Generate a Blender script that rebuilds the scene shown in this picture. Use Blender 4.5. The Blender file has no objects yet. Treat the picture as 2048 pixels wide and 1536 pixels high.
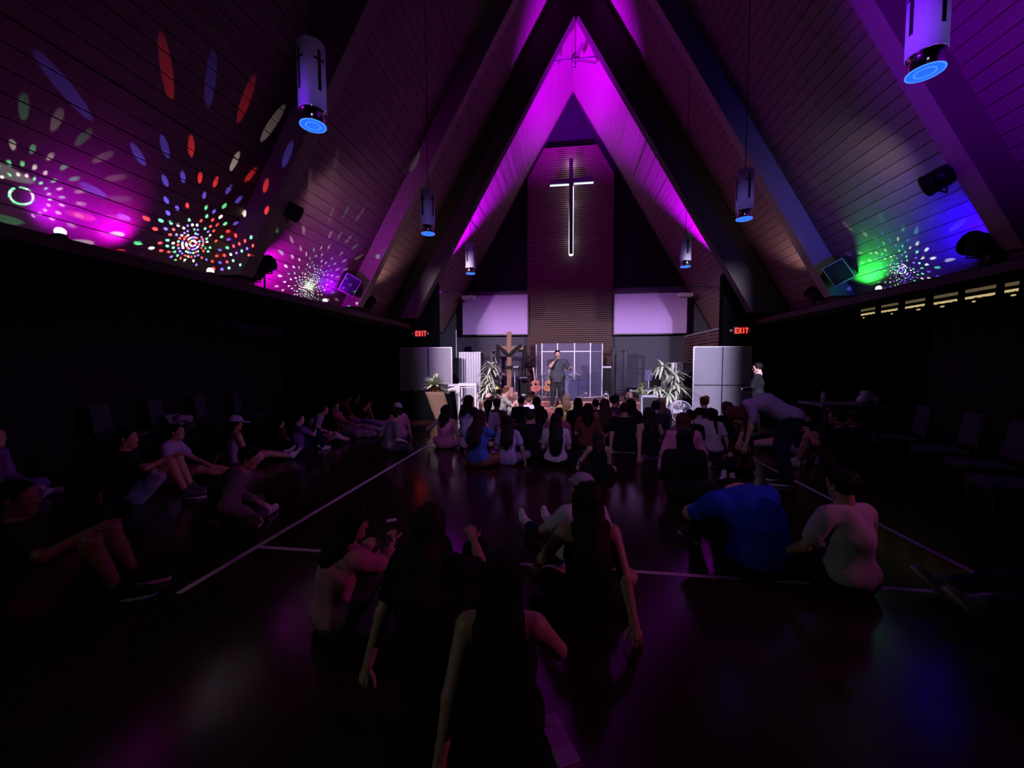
import bpy, bmesh, math, random
import numpy as np
from mathutils import Vector, Matrix

# ------------------------------------------------------------------ camera
SC = bpy.context.scene
COL = SC.collection
EYE = Vector((0.0, 0.0, 1.58))
FPX = 801.42
YAW, PIT, ROL = 0.1340, 0.0515, -0.0016
_fw = Vector((-math.sin(YAW)*math.cos(PIT), math.cos(YAW)*math.cos(PIT), -math.sin(PIT)))
_r0 = Vector((math.cos(YAW), math.sin(YAW), 0.0))
_u0 = _r0.cross(_fw)
_r = _r0*math.cos(ROL) + _u0*math.sin(ROL)
_u = _u0*math.cos(ROL) - _r0*math.sin(ROL)
cam_data = bpy.data.cameras.new('camera')
cam_data.sensor_width = 36.0
cam_data.lens = FPX/2048*36.0
cam_data.clip_end = 200
cam = bpy.data.objects.new('camera', cam_data)
COL.objects.link(cam)
cam.matrix_world = Matrix(((_r.x, _u.x, -_fw.x, EYE.x), (_r.y, _u.y, -_fw.y, EYE.y), (_r.z, _u.z, -_fw.z, EYE.z), (0, 0, 0, 1)))
SC.camera = cam

def at(px, py, Y):
    """world point at depth Y (metres up the hall) that the photograph shows at pixel px, py"""
    d = _fw + _r*((px-1024)/FPX) + _u*((768-py)/FPX)
    return EYE + d*(Y/d.y)

def on_floor(px, py, z=0.0):
    d = _fw + _r*((px-1024)/FPX) + _u*((768-py)/FPX)
    return EYE + d*((z-EYE.z)/d.z)

# ------------------------------------------------------------------ world and exposure
world = bpy.data.worlds.new('world')
SC.world = world
world.use_nodes = True
world.node_tree.nodes['Background'].inputs[0].default_value = (0.012, 0.010, 0.016, 1)
world.node_tree.nodes['Background'].inputs[1].default_value = 0.2
SC.view_settings.view_transform = 'Standard'
SC.view_settings.look = 'None'
SC.view_settings.exposure = 0.0
SC.view_settings.gamma = 1.0
SC.view_settings.use_curve_mapping = False
SC.cycles.max_bounces = 6
SC.cycles.diffuse_bounces = 3
SC.cycles.glossy_bounces = 3
SC.cycles.transmission_bounces = 5
SC.cycles.transparent_max_bounces = 12
SC.cycles.sample_clamp_indirect = 2.0
SC.cycles.caustics_reflective = False
SC.cycles.caustics_refractive = False

# ------------------------------------------------------------------ lights of the hall
def look_matrix(loc, target):
    loc = Vector(loc)
    q = (Vector(target)-loc).to_track_quat('-Z', 'Y')
    return Matrix.Translation(loc) @ q.to_matrix().to_4x4()

def spot(name, loc, target, energy, color, angle, blend=0.5, size=0.06):
    l = bpy.data.lights.new(name, 'SPOT')
    l.energy = energy; l.color = color; l.spot_size = math.radians(angle); l.spot_blend = blend
    l.shadow_soft_size = size
    o = bpy.data.objects.new(name, l); COL.objects.link(o)
    o.matrix_world = look_matrix(loc, target)
    return o

def point(name, loc, energy, color, size=0.05):
    l = bpy.data.lights.new(name, 'POINT')
    l.energy = energy; l.color = color; l.shadow_soft_size = size
    o = bpy.data.objects.new(name, l); COL.objects.link(o)
    o.location = loc
    return o

X0, ZE, APEX, SLOPE = 0.22, 2.95, 12.79, 1.745
HW = 5.64
def roof_z(x):
    return APEX-abs(x-X0)*SLOPE
MAGENTA = (0.36, 0.0, 1.0)

# stage wash: the two theatre spots on the second rib
def wash(loc, energy, color, left, right, bottom, top):
    """theatre spot trimmed by barn doors: each door is a (full, dark) pair of direction ratios"""
    o = point('stage_wash_light', loc, energy, color, 0.06)
    l = o.data; l.use_nodes = True; nt = l.node_tree; N = nt.nodes; L = nt.links; em = N['Emission']
    g = N.new('ShaderNodeNewGeometry'); s = N.new('ShaderNodeSeparateXYZ'); L.new(g.outputs['Incoming'], s.inputs[0])
    def ma(op, a, b):
        n = N.new('ShaderNodeMath'); n.operation = op
        for i, x in enumerate((a, b)):
            if hasattr(x, 'links'): L.new(x, n.inputs[i])
            else: n.inputs[i].default_value = x
        return n.outputs[0]
    def door(v, full, dark):
        n = N.new('ShaderNodeMapRange'); n.interpolation_type = 'SMOOTHSTEP'; L.new(v, n.inputs['Value'])
        a, b, c, d = (dark, full, 0, 1) if dark < full else (full, dark, 1, 0)
        for k, x in zip(('From Min', 'From Max', 'To Min', 'To Max'), (a, b, c, d)): n.inputs[k].default_value = x
        return n.outputs[0]
    dx = ma('DIVIDE', s.outputs[0], s.outputs[1]); dz = ma('DIVIDE', s.outputs[2], s.outputs[1]); dn = ma('DIVIDE', s.outputs[1], ma('MULTIPLY', s.outputs[2], -1.0))
    m = ma('MULTIPLY', ma('MULTIPLY', door(dx, *left), door(dx, *right)), door(dz, *top))
    m = ma('MULTIPLY', m, door(dz, *bottom)); m = ma('MULTIPLY', m, ma('GREATER_THAN', s.outputs[1], 0.02))
    L.new(m, em.inputs[1])
    return o
WL_, WR_ = at(580, 420, 6.0)+Vector((.05, .22, 0)), at(1880, 357, 6.0)+Vector((-.05, .22, 0))
wash(WL_, 2450, (1.0, 0.80, 0.97), (.13, .0), (1.36, 1.56), (-.93, -1.22), (-.11, .09))
wash(WR_, 2700, (0.74, 0.66, 1.0), (-1.44, -1.62), (-.10, .04), (-.93, -1.22), (-.12, .08))
# magenta uplights behind the feet of the front arch
spot('arch_uplight', (-4.45, 12.80, 3.65), (-1.55, 13.7, 9.6), 34000, MAGENTA, 57, 0.75, 0.05)
spot('arch_uplight', (4.87, 12.80, 3.65), (2.00, 13.7, 9.6), 25000, MAGENTA, 57, 0.75, 0.05)
# coloured par cans on the ledges at the foot of the roof
spot('par_light', (-4.95, 6.15, 3.02), (-5.05, 6.9, 3.5), 170, (0.60, 0.0, 1.0), 140, 0.8, 0.05)
spot('par_light', (-4.95, 8.35, 2.98), (-5.05, 8.35, 3.6), 80, (0.24, 0.0, 1.0), 130, 0.9, 0.05)
spot('par_light', (-5.10, 3.45, 2.98), (-5.25, 3.7, 3.3), 24, (0.40, 0.0, 1.0), 130, 0.9, 0.05)
spot('par_light', (-5.10, 4.25, 2.98), (-5.25, 4.0, 3.3), 30, (0.66, 0.0, 1.0), 130, 0.9, 0.05)
spot('par_light', (-3.75, 6.45, 4.25), (-4.5, 7.8, 4.4), 22, (1.0, 0.60, 0.85), 125, 1.0, 0.05)  # extra lamp in place of the left theatre spot's pale back-spill
spot('par_light', (5.48, 8.60, 2.98), (5.55, 8.5, 3.6), 110, (0.02, 1.0, 0.08), 130, 0.8, 0.05)
spot('par_light', (5.25, 6.25, 3.1), (5.55, 6.8, 3.7), 260, (0.01, 0.0, 1.0), 120, 0.8, 0.05)
spot('par_light', (-4.6, 2.3, 3.2), (4.0, 3.9, 5.6), 4300, (0.20, 0.0, 1.0), 36, 0.9, 0.08)
# added lamp standing in for pale spill of the wash fixture, right bay
spot('par_light', (4.1, 6.5, 4.3), (5.0, 8.4, 4.4), 24, (0.75, 0.75, 1.0), 130, 0.9, 0.05)

spot('par_light', (-4.6, 9.9, 3.1), (-4.0, 10.2, 6.5), 60, (1.0, 0.72, 0.80), 95, 1.0, 0.05)  # this pair is added to lift the bay before the arch like stage bounce
spot('par_light', (5.0, 9.9, 3.1), (4.4, 10.2, 6.5), 60, (1.0, 0.72, 0.80), 95, 1.0, 0.05)
# unseen fill lights added to brighten and colour the people on the floor
spot('crowd_fill_light', (5.25, 2.2, 3.0), (-1.6, 3.0, .4), 130, (1.0, 0.14, 0.55), 52, 0.9, 0.12)
spot('crowd_fill_light', (-4.8, -0.8, 3.0), (-.6, 2.8, .4), 34, (0.80, 0.92, 0.82), 55, 0.9, 0.12)
spot('crowd_fill_light', (0.22, -2.0, 8.0), (.0, 8.2, .3), 620, (0.66, 0.34, 1.0), 46, 1.0, 0.2)
spot('crowd_fill_light', (5.1, 5.3, 3.15), (-4.0, 5.8, .4), 330, (0.58, 0.30, 1.0), 34, 1.0, 0.12)

# disco ball projectors: real lights whose beam is split into dots
def disco(name, loc, axis, energy, nphi, dth, th0, cols, rdot=0.3, keep=0.75, thmax=1.5, spin=0.0, skip=None):
    o = point(name, loc, energy, (1, 1, 1), 0.006)
    l = o.data; l.use_nodes = True; nt = l.node_tree; N = nt.nodes; L = nt.links
    em = N['Emission']; g = N.new('ShaderNodeNewGeometry')
    ax = Vector(axis).normalized(); e1 = ax.orthogonal().normalized(); e2 = ax.cross(e1)
    def vm(op, a, b=None):
        n = N.new('ShaderNodeVectorMath'); n.operation = op
        for i, x in enumerate((a, b)):
            if x is None: continue
            if hasattr(x, 'links'): L.new(x, n.inputs[i])
            else: n.inputs[i].default_value = x
        return n
    def ma(op, a, b=None, c=None):
        n = N.new('ShaderNodeMath'); n.operation = op
        for i, x in enumerate((a, b, c)):
            if x is None: continue
            if hasattr(x, 'links'): L.new(x, n.inputs[i])
            else: n.inputs[i].default_value = x
        return n.outputs[0]
    I = g.outputs['Incoming']
    dot = lambda v: vm('DOT_PRODUCT', I, tuple(v)).outputs['Value']
    th = ma('ARCCOSINE', dot(ax)); ph = ma('ADD', ma('ARCTAN2', dot(e2), dot(e1)), spin)
    tb = ma('DIVIDE', ma('SUBTRACT', th, th0), dth); ti = ma('FLOOR', tb); tf = ma('SUBTRACT', ma('FRACT', tb), 0.5)
    off = ma('MULTIPLY', ma('MODULO', ti, 2.0), 0.5)
    pb = ma('ADD', ma('MULTIPLY', ph, nphi/(2*math.pi)), off); pi_ = ma('FLOOR', pb); pf = ma('SUBTRACT', ma('FRACT', pb), 0.5)
    # scale the phi distance to true angle
    pw = ma('MULTIPLY', ma('MULTIPLY', pf, ma('SINE', th)), 2*math.pi/nphi/dth)
    r = ma('SQRT', ma('ADD', ma('MULTIPLY', tf, tf), ma('MULTIPLY', pw, pw)))
    m = ma('MULTIPLY', ma('LESS_THAN', r, rdot), ma('GREATER_THAN', tb, 0.0))
    m = ma('MULTIPLY', m, ma('LESS_THAN', th, thmax)); m = ma('MULTIPLY', m, ma('GREATER_THAN', dot((0, 0, 1)), -0.10))
    if skip is not None: m = ma('MULTIPLY', m, ma('SUBTRACT', 1.0, ma('COMPARE', ti, float(skip), 0.2)))
    cx = N.new('ShaderNodeCombineXYZ'); L.new(ti, cx.inputs[0]); L.new(pi_, cx.inputs[1]); cx.inputs[2].default_value = spin*7
    wn = N.new('ShaderNodeTexWhiteNoise'); wn.noise_dimensions = '3D'; L.new(cx.outputs[0], wn.inputs['Vector'])
    m = ma('MULTIPLY', m, ma('LESS_THAN', wn.outputs['Value'], keep))
    sx = N.new('ShaderNodeSeparateXYZ'); L.new(wn.outputs['Color'], sx.inputs[0])
    cr = N.new('ShaderNodeValToRGB'); cr.color_ramp.interpolation = 'CONSTANT'
    while len(cr.color_ramp.elements) < len(cols): cr.color_ramp.elements.new(0.5)
    for i, c in enumerate(cols):
        e = cr.color_ramp.elements[i]; e.position = i/len(cols); e.color = (*c, 1)
    L.new(sx.outputs[1], cr.inputs[0]); L.new(cr.outputs[0], em.inputs[0]); L.new(m, em.inputs[1])
    return o
RED, GRN, BLU, WHT = (1, .06, .06), (.1, 1, .4), (.1, .1, 1), (.75, 1, .95)
NL = Vector((math.sin(math.atan(SLOPE))*-1, 0, math.cos(math.atan(SLOPE))))   # towards the left roof
NR = Vector((math.sin(math.atan(SLOPE)), 0, math.cos(math.atan(SLOPE))))
disco('disco_light', (-4.84, 5.08, 3.06), (-.87, 0, .5), 260, 26, 0.115, 0.04, (RED, BLU, GRN, RED, WHT, BLU), 0.27, 0.72, 1.53, 0.3)
_d = _fw + _r*((40-1024)/FPX) + _u*((768-390)/FPX)           # where the ring of green dots falls on the left roof
_k = (APEX-EYE.z+SLOPE*(EYE.x-X0))/(_d.z-SLOPE*_d.x)
_ft = EYE+_d*_k
disco('disco_light', _ft-NL*0.26, NL, 26, 22, 0.19, 0.24, (GRN, WHT, GRN), 0.22, 0.95, 1.32, 0.1, 1)
disco('disco_light', (-4.92, 7.70, 3.00), (-.85, .1, .5), 130, 26, 0.095, 0.05, (GRN, WHT, WHT), 0.26, 0.8, 1.5, 0.2)
disco('disco_light', (5.40, 7.85, 3.00), (.85, -.1, .5), 80, 24, 0.11, 0.05, (GRN, BLU, WHT, BLU), 0.28, 0.75, 1.5, 0.5)
# ------------------------------------------------------------------ materials
MATS = {}
def mat(name, col, rough=0.7, metal=0.0, noise=0.0, scale=8.0, bump=0.0, spec=0.5, col2=None, emit=None, estr=0.0, stretch=(1, 1, 1)):
    key = name
    if key in MATS:
        return MATS[key]
    m = bpy.data.materials.new(name); m.use_nodes = True
    nt = m.node_tree; b = nt.nodes['Principled BSDF']
    b.inputs['Base Color'].default_value = (*col, 1)
    b.inputs['Roughness'].default_value = rough
    b.inputs['Metallic'].default_value = metal
    b.inputs['Specular IOR Level'].default_value = spec
    if emit:
        b.inputs['Emission Color'].default_value = (*emit, 1)
        b.inputs['Emission Strength'].default_value = estr
    if noise > 0 or bump > 0 or col2:
        tc = nt.nodes.new('ShaderNodeTexCoord'); mp = nt.nodes.new('ShaderNodeMapping')
        mp.inputs['Scale'].default_value = stretch
        nt.links.new(tc.outputs['Object'], mp.inputs['Vector'])
        n = nt.nodes.new('ShaderNodeTexNoise'); n.inputs['Scale'].default_value = scale
        n.inputs['Detail'].default_value = 3
        nt.links.new(mp.outputs['Vector'], n.inputs['Vector'])
        c2 = col2 if col2 else tuple(max(0, c*(1-noise)) for c in col)
        mx = nt.nodes.new('ShaderNodeMix'); mx.data_type = 'RGBA'
        mx.inputs[6].default_value = (*col, 1); mx.inputs[7].default_value = (*c2, 1)
        nt.links.new(n.outputs['Fac'], mx.inputs[0])
        nt.links.new(mx.outputs[2], b.inputs['Base Color'])
        if bump > 0:
            bp = nt.nodes.new('ShaderNodeBump'); bp.inputs['Strength'].default_value = bump
            bp.inputs['Distance'].default_value = 0.02
            nt.links.new(n.outputs['Fac'], bp.inputs['Height'])
            nt.links.new(bp.outputs['Normal'], b.inputs['Normal'])
    MATS[key] = m
    return m

def emis(name, col, strength):
    return mat(name, (0.02, 0.02, 0.02), 0.5, emit=col, estr=strength)

# ------------------------------------------------------------------ mesh helpers
class MB:
    def __init__(s): s.v = []; s.f = []; s.mi = []; s.cur = 0; s.sm = []
    def add(s, vs, fs, smooth=False):
        o = len(s.v); s.v += [tuple(v) for v in vs]
        s.f += [tuple(i+o for i in f) for f in fs]; s.mi += [s.cur]*len(fs); s.sm += [smooth]*len(fs)
        return s
    def box(s, lo, hi, M=None):
        x0, y0, z0 = lo; x1, y1, z1 = hi
        vs = [Vector(p) for p in ((x0,y0,z0),(x1,y0,z0),(x1,y1,z0),(x0,y1,z0),(x0,y0,z1),(x1,y0,z1),(x1,y1,z1),(x0,y1,z1))]
        if M is not None: vs = [M @ v for v in vs]
        return s.add(vs, [(0,3,2,1),(4,5,6,7),(0,1,5,4),(1,2,6,5),(2,3,7,6),(3,0,4,7)])
    def bbox(s, lo, hi, b, M=None):
        """box with chamfered edges"""
        c = [(a+d)/2 for a, d in zip(lo, hi)]; h = [(d-a)/2 for a, d in zip(lo, hi)]
        b = min(b, *[x*0.95 for x in h])
        bm = bmesh.new(); bmesh.ops.create_cube(bm, size=2)
        for v in bm.verts: v.co = Vector((v.co.x*h[0]+c[0], v.co.y*h[1]+c[1], v.co.z*h[2]+c[2]))
        bmesh.ops.bevel(bm, geom=list(bm.edges), offset=b, segments=2, affect='EDGES', profile=0.5)
        bm.verts.index_update()
        vs = [v.co.copy() for v in bm.verts]
        if M is not None: vs = [M @ v for v in vs]
        fs = [tuple(v.index for v in f.verts) for f in bm.faces]; bm.free()
        return s.add(vs, fs)
    def tube(s, pts, r, n=8, cap=True, smooth=True, flat=None):
        pts = [Vector(p) for p in pts]
        rs = r if isinstance(r, (list, tuple)) else [r]*len(pts)
        vs = []; fs = []; up = None
        for i, p in enumerate(pts):
            d = (pts[min(i+1, len(pts)-1)]-pts[max(i-1, 0)]).normalized()
            if up is None:
                up = Vector((0, 0, 1)) if abs(d.z) < 0.9 else Vector((0, 1, 0))
            a = d.cross(up).normalized(); b = a.cross(d).normalized(); up = b
            for k in range(n):
                t = 2*math.pi*k/n
                vs.append(p+a*math.cos(t)*rs[i]*(flat if flat else 1)+b*math.sin(t)*rs[i])
        for i in range(len(pts)-1):
            for k in range(n):
                k2 = (k+1) % n
                fs.append((i*n+k, i*n+k2, (i+1)*n+k2, (i+1)*n+k))
        if cap:
            fs.append(tuple(reversed(range(n)))); fs.append(tuple(range((len(pts)-1)*n, len(pts)*n)))
        return s.add(vs, fs, smooth)
    def lathe(s, prof, n=24, M=None, smooth=True, caps=True):
        vs = []; fs = []
        for r, z in prof:
            for k in range(n):
                t = 2*math.pi*k/n; vs.append(Vector((r*math.cos(t), r*math.sin(t), z)))
        for i in range(len(prof)-1):
            for k in range(n):
                k2 = (k+1) % n
                fs.append((i*n+k, i*n+k2, (i+1)*n+k2, (i+1)*n+k))
        if caps:
            fs.append(tuple(reversed(range(n)))); fs.append(tuple(range((len(prof)-1)*n, len(prof)*n)))
        if M is not None: vs = [M @ v for v in vs]
        return s.add(vs, fs, smooth)
    def ball(s, c, r, n=12, M=None, sc=(1, 1, 1)):
        prof = []
        vs = []; fs = []; m = max(4, n//2)
        for i in range(m+1):
            a = -math.pi/2+math.pi*i/m
            for k in range(n):
                t = 2*math.pi*k/n
                vs.append(Vector((c[0]+r*sc[0]*math.cos(a)*math.cos(t), c[1]+r*sc[1]*math.cos(a)*math.sin(t), c[2]+r*sc[2]*math.sin(a))))
        for i in range(m):
            for k in range(n):
                k2 = (k+1) % n
                fs.append((i*n+k, i*n+k2, (i+1)*n+k2, (i+1)*n+k))
        if M is not None: vs = [M @ v for v in vs]
        return s.add(vs, fs, True)
    def prism(s, poly, d, M=None):
        """polygon in the local XZ plane extruded from y=0 to y=d"""
        n = len(poly)
        vs = [Vector((x, 0, z)) for x, z in poly]+[Vector((x, d, z)) for x, z in poly]
        if M is not None: vs = [M @ v for v in vs]
        fs = [tuple(range(n)), tuple(reversed(range(n, 2*n)))]
        fs += [(i, i+n, (i+1) % n+n, (i+1) % n) for i in range(n)]
        return s.add(vs, fs)
    def mesh(s, name, mats):
        me = bpy.data.meshes.new(name); me.from_pydata([tuple(v) for v in s.v], [], s.f)
        for m in (mats if isinstance(mats, (list, tuple)) else [mats]): me.materials.append(m)
        me.polygons.foreach_set('material_index', s.mi); me.polygons.foreach_set('use_smooth', s.sm)
        me.update(); return me
    def build(s, name, mats, parent=None, loc=(0, 0, 0), rz=0.0):
        o = bpy.data.objects.new(name, s.mesh(name, mats)); COL.objects.link(o)
        o.location = loc; o.rotation_euler = (0, 0, rz)
        if parent is not None: o.parent = parent
        return o

def empty(name, loc=(0, 0, 0), rz=0.0):
    o = bpy.data.objects.new(name, None); COL.objects.link(o)
    o.location = loc; o.rotation_euler = (0, 0, rz); o.empty_display_size = 0.1
    return o
def tag(o, label, cat, group=None):
    o['label'] = label; o['category'] = cat
    if group: o['group'] = group
    return o
def struct(o, label=None):
    o['kind'] = 'structure'
    if label: o['label'] = label
    return o
def link_copy(me, name, parent, M=None):
    o = bpy.data.objects.new(name, me); COL.objects.link(o)
    if parent is not None: o.parent = parent
    if M is not None: o.matrix_local = M
    return o

# ------------------------------------------------------------------ room shell
YB, YN = 17.37, -4.0          # back wall behind the stage, wall behind the viewer
WLX, WRX = -7.4, 7.6          # outer walls of the side aisles
m_floor = mat('floor_dark_red_laminate', (0.030, 0.009, 0.010), 0.17, noise=0.35, scale=3.0, bump=0.012, spec=0.30)
m_black = mat('matte_black_wall', (0.0025, 0.0025, 0.0035), 0.9, spec=0.02)
m_navy = mat('charcoal_wall_paint', (0.095, 0.088, 0.120), 0.8, noise=0.15, scale=2.0)
m_plank = mat('stained_roof_plank', (0.25, 0.14, 0.125), 0.62, noise=0.35, scale=3.0, bump=0.10, stretch=(2, 0.25, 6))
m_groove = mat('roof_groove', (0.02, 0.012, 0.01), 0.9)
m_rib = mat('glulam_rib', (0.33, 0.24, 0.20), 0.6, noise=0.2, scale=3.0, bump=0.03, stretch=(1, 1, 6))
m_arch = mat('dark_stained_arch', (0.035, 0.018, 0.016), 0.6, noise=0.2, scale=4.0)

fl = MB().box((WLX-.1, YN-.1, -0.12), (WRX+.1, YB+.1, 0)).build('floor', m_floor)
struct(fl, 'dark reddish glossy hall floor')

w = MB().box((WLX-.12, YN, 0), (WLX, YB, 3.1)).build('wall_left', m_black); struct(w, 'black wall of the left aisle')
w = MB().box((WRX, YN, 0), (WRX+.12, YB, 3.1)).build('wall_right', m_black); struct(w, 'black wall of the right aisle')
w = MB().prism([(WLX-.12, 0), (WRX+.12, 0), (WRX+.12, 3.1), (X0+HW+.1, 3.1), (X0, APEX+.2), (X0-HW-.1, 3.1), (WLX-.12, 3.1)], -.12, Matrix.Translation((0, YN, 0))).build('wall_near', m_black); struct(w)
w = MB().prism([(WLX-.12, 0), (WRX+.12, 0), (WRX+.12, 3.1), (X0+HW+.1, 3.1), (X0, APEX+.2), (X0-HW-.1, 3.1), (WLX-.12, 3.1)], .12, Matrix.Translation((0, YB, 0))).build('wall_back', m_navy); struct(w, 'charcoal gable wall behind the stage')
for nm, xa, xb in (('ceiling_aisle_left', WLX-.12, X0-HW-.02), ('ceiling_aisle_right', X0+HW+.02, WRX+.12)):
    w = MB().box((xa, YN, 2.98), (xb, YB, 3.1)).build(nm, m_black); struct(w, 'black flat ceiling over the side aisle')

# roof slopes: backing board plus separate planks
ang = math.atan(SLOPE); SL = HW/math.cos(ang)
PW = 0.19; NPL = int(SL/PW)
for side, nm in ((-1, 'ceiling_left'), (1, 'ceiling_right')):
    # local frame: x down the slope, y along the hall, z outwards from the room
    dx = Vector((side*math.cos(ang), 0, -math.sin(ang))); nz = Vector((side*math.sin(ang), 0, math.cos(ang)))
    B = Matrix(((dx.x, 0, nz.x, X0), (0, 1, 0, 0), (dx.z, 0, nz.z, APEX), (0, 0, 0, 1)))
    o = MB().box((-.0, YN, 0.012), (SL+.02, YB, 0.10)).build(nm, m_groove); struct(o, 'steep plank-lined roof slope')
    o.matrix_world = B
    me = MB().bbox((0.004, YN, -0.022), (PW-0.004, YB-.001, 0.013), 0.005).mesh('roof_plank', m_plank)
    for i in range(NPL+1):
        p = link_copy(me, 'roof_plank', o, Matrix.Translation((SL-(i+1)*PW, 0, random.Random(i*7+side).uniform(-.004, .003))))

# ribs: inverted V frames
def rib(name, y0, y1, depth, m, lab):
    d = depth/math.cos(ang)          # vertical drop of the underside
    hd = depth/math.sin(ang)
    z0 = ZE+.0
    poly = [(X0-HW, z0), (X0-HW+hd, z0), (X0, APEX-d), (X0+HW-hd, z0), (X0+HW, z0), (X0, APEX)]
    o = MB().prism(poly, y1-y0, Matrix.Translation((0, y0, 0))).build(name, m); struct(o, lab); return o
rib('trim_1', -1.15, -0.91, 0.41, m_rib, 'laminated roof rib above the viewer')
rib('trim_2', 2.25, 2.49, 0.41, m_rib, 'laminated roof rib nearest the viewer')
rib('trim_3', 5.61, 5.86, 0.41, m_rib, 'laminated roof rib with black spotlights')
rib('trim_4', 9.10, 9.34, 0.41, m_rib, 'laminated roof rib with white-rimmed loudspeakers')
rib('trim_5', 11.5, 11.80, 0.84, m_arch, 'dark broad front arch before the stage')
rib('trim_6', YB-.14, YB-.01, 0.05, m_arch, 'thin dark edge strip along the gable')
_zg = 4.72; _wg = (APEX-_zg)/SLOPE  # thin sheet added to keep the upper gable dark above the wall paint
o = MB().prism([(X0-_wg, _zg), (X0+_wg, _zg), (X0, APEX-.02)], .02, Matrix.Translation((0, YB-.025, 0))).build('trim_9', mat('dark_gable_sheet', (.016, .010, .018), .85, noise=.3, scale=2.0, spec=.1)); struct(o, 'added dark sheet over the upper gable behind the slatted panel and cross')
m_header = mat('header_beam_brown', (0.045, 0.028, 0.022), 0.7, noise=0.2, scale=4)
for k, x, xe in ((7, X0-HW-.20, -4.88), (8, 5.35, X0+HW+.20)):
    o = MB().box((x, YN, 2.69), (xe, 12.3, 2.815)).build('trim_%d' % k, m_header); struct(o, 'brown header beam at the foot of the roof')
# wing walls left and right of the stage
zt = 4.26
for nm, sx, xi in (('wall_stage_left', -1, -4.05), ('wall_stage_right', 1, 4.46)):
    xe = X0+sx*(HW+1.9)
    xr = X0+sx*(APEX-zt)/SLOPE
    poly = [(xi, 0), (xe, 0), (xe, 2.9), (X0+sx*HW, ZE), (xr, zt), (xi+sx*.12, zt), (xi, zt-.14)]
    if sx < 0: poly = poly[::-1]
    o = MB().prism(poly, 0.30, Matrix.Translation((0, 12.3, 0))).build(nm, m_black); struct(o, 'black wing wall beside the stage')

# stage
m_stage = mat('stage_wood', (0.20, 0.085, 0.065), 0.32, noise=0.3, scale=4, spec=0.6, stretch=(1, 6, 1))
m_riser = mat('stage_riser', (0.34, 0.10, 0.085), 0.5, noise=0.2, scale=4)
m_nose = mat('stair_nosing', (0.55, 0.33, 0.28), 0.4)
SZ = 0.34; SY = 13.15
st = empty('stage_platform', (0.2, SY, 0)); struct(st, 'low wooden stage with two steps')
MB().box((-4.0, 0, 0), (4.2, YB-SY, SZ-.02)).build('platform', m_riser, st)
nb = 24
for i in range(nb):
    y0 = i*(YB-SY)/nb
    MB().box((-4.0, y0+.003, SZ-.02), (4.2, y0+(YB-SY)/nb-.003, SZ)).build('stage_plank', m_stage, st)
MB().box((-4.0, -.02, SZ-.035), (4.2, 0, SZ)).build('nosing', m_nose, st)
s1 = MB().box((-2.55, -.34, 0), (2.05, -.02, SZ/2-.02)).build('step', m_riser, st)
MB().box((-2.55, -.34, SZ/2-.02), (2.05, -.02, SZ/2)).build('tread', m_stage, s1)
MB().box((-2.56, -.36, SZ/2-.035), (2.06, -.34, SZ/2)).build('nosing', m_nose, s1)

# floor tape
m_tape = mat('white_floor_tape', (0.62, 0.60, 0.66), 0.5, noise=0.15, scale=20)
def tape(a, b, wd, lab):
    a = Vector((*a, 0)); b = Vector((*b, 0)); d = (b-a).normalized(); n = Vector((-d.y, d.x, 0))*wd/2
    vs = [a-n, b-n, b+n, a+n]; vs = vs+[v+Vector((0, 0, .0015)) for v in vs]
    vs = [v+Vector((0, 0, .0005)) for v in vs]
    o = MB().add(vs, [(3,2,1,0),(4,5,6,7),(0,1,5,4),(1,2,6,5),(2,3,7,6),(3,0,4,7)]).build('floor_tape', m_tape)
    tag(o, lab, 'tape', 'white tape lines on the floor')
tape((-2.64, 2.35), (-2.64, 9.4), .05, 'white tape line running up the left of the floor')
tape((3.05, 3.20), (3.05, 9.2), .05, 'white tape line running up the right of the floor')
tape((0.209, 3.07), (0.209, 7.2), .05, 'white tape line up the middle of the floor')
tape((-2.62, 3.06), (3.05, 3.06), .042, 'near white tape line across the floor')
tape((-2.6, 7.24), (3.05, 7.24), .05, 'far white tape line across the floor under the crowd')
# ------------------------------------------------------------------ pendant lamps
m_shade = mat('pendant_white_shade', (0.72, 0.70, 0.75), 0.5)
nt = m_shade.node_tree; _b = nt.nodes['Principled BSDF']; _tr = nt.nodes.new('ShaderNodeBsdfTranslucent')
_tr.inputs[0].default_value = (0.6, 0.6, 0.75, 1); _mx = nt.nodes.new('ShaderNodeMixShader'); _mx.inputs[0].default_value = 0.35
nt.links.new(_b.outputs[0], _mx.inputs[1]); nt.links.new(_tr.outputs[0], _mx.inputs[2]); nt.links.new(_mx.outputs[0], nt.nodes['Material Output'].inputs[0])
m_chrome = mat('polished_chrome', (0.75, 0.75, 0.8), 0.12, 1.0)
m_slot = mat('dark_cross_slot', (0.01, 0.01, 0.012), 0.9)
m_lens = emis('blue_led_lens', (0.015, 0.13, 1.0), 1.2)
m_ring = emis('blue_led_ring', (0.06, 0.25, 1.0), 1.3)
m_cord = mat('black_cord', (0.02, 0.015, 0.02), 0.7)
m_blackmetal = mat('black_powder_coat', (0.008, 0.008, 0.009), 0.45)
PR, PL = 0.122, 0.60
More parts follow.
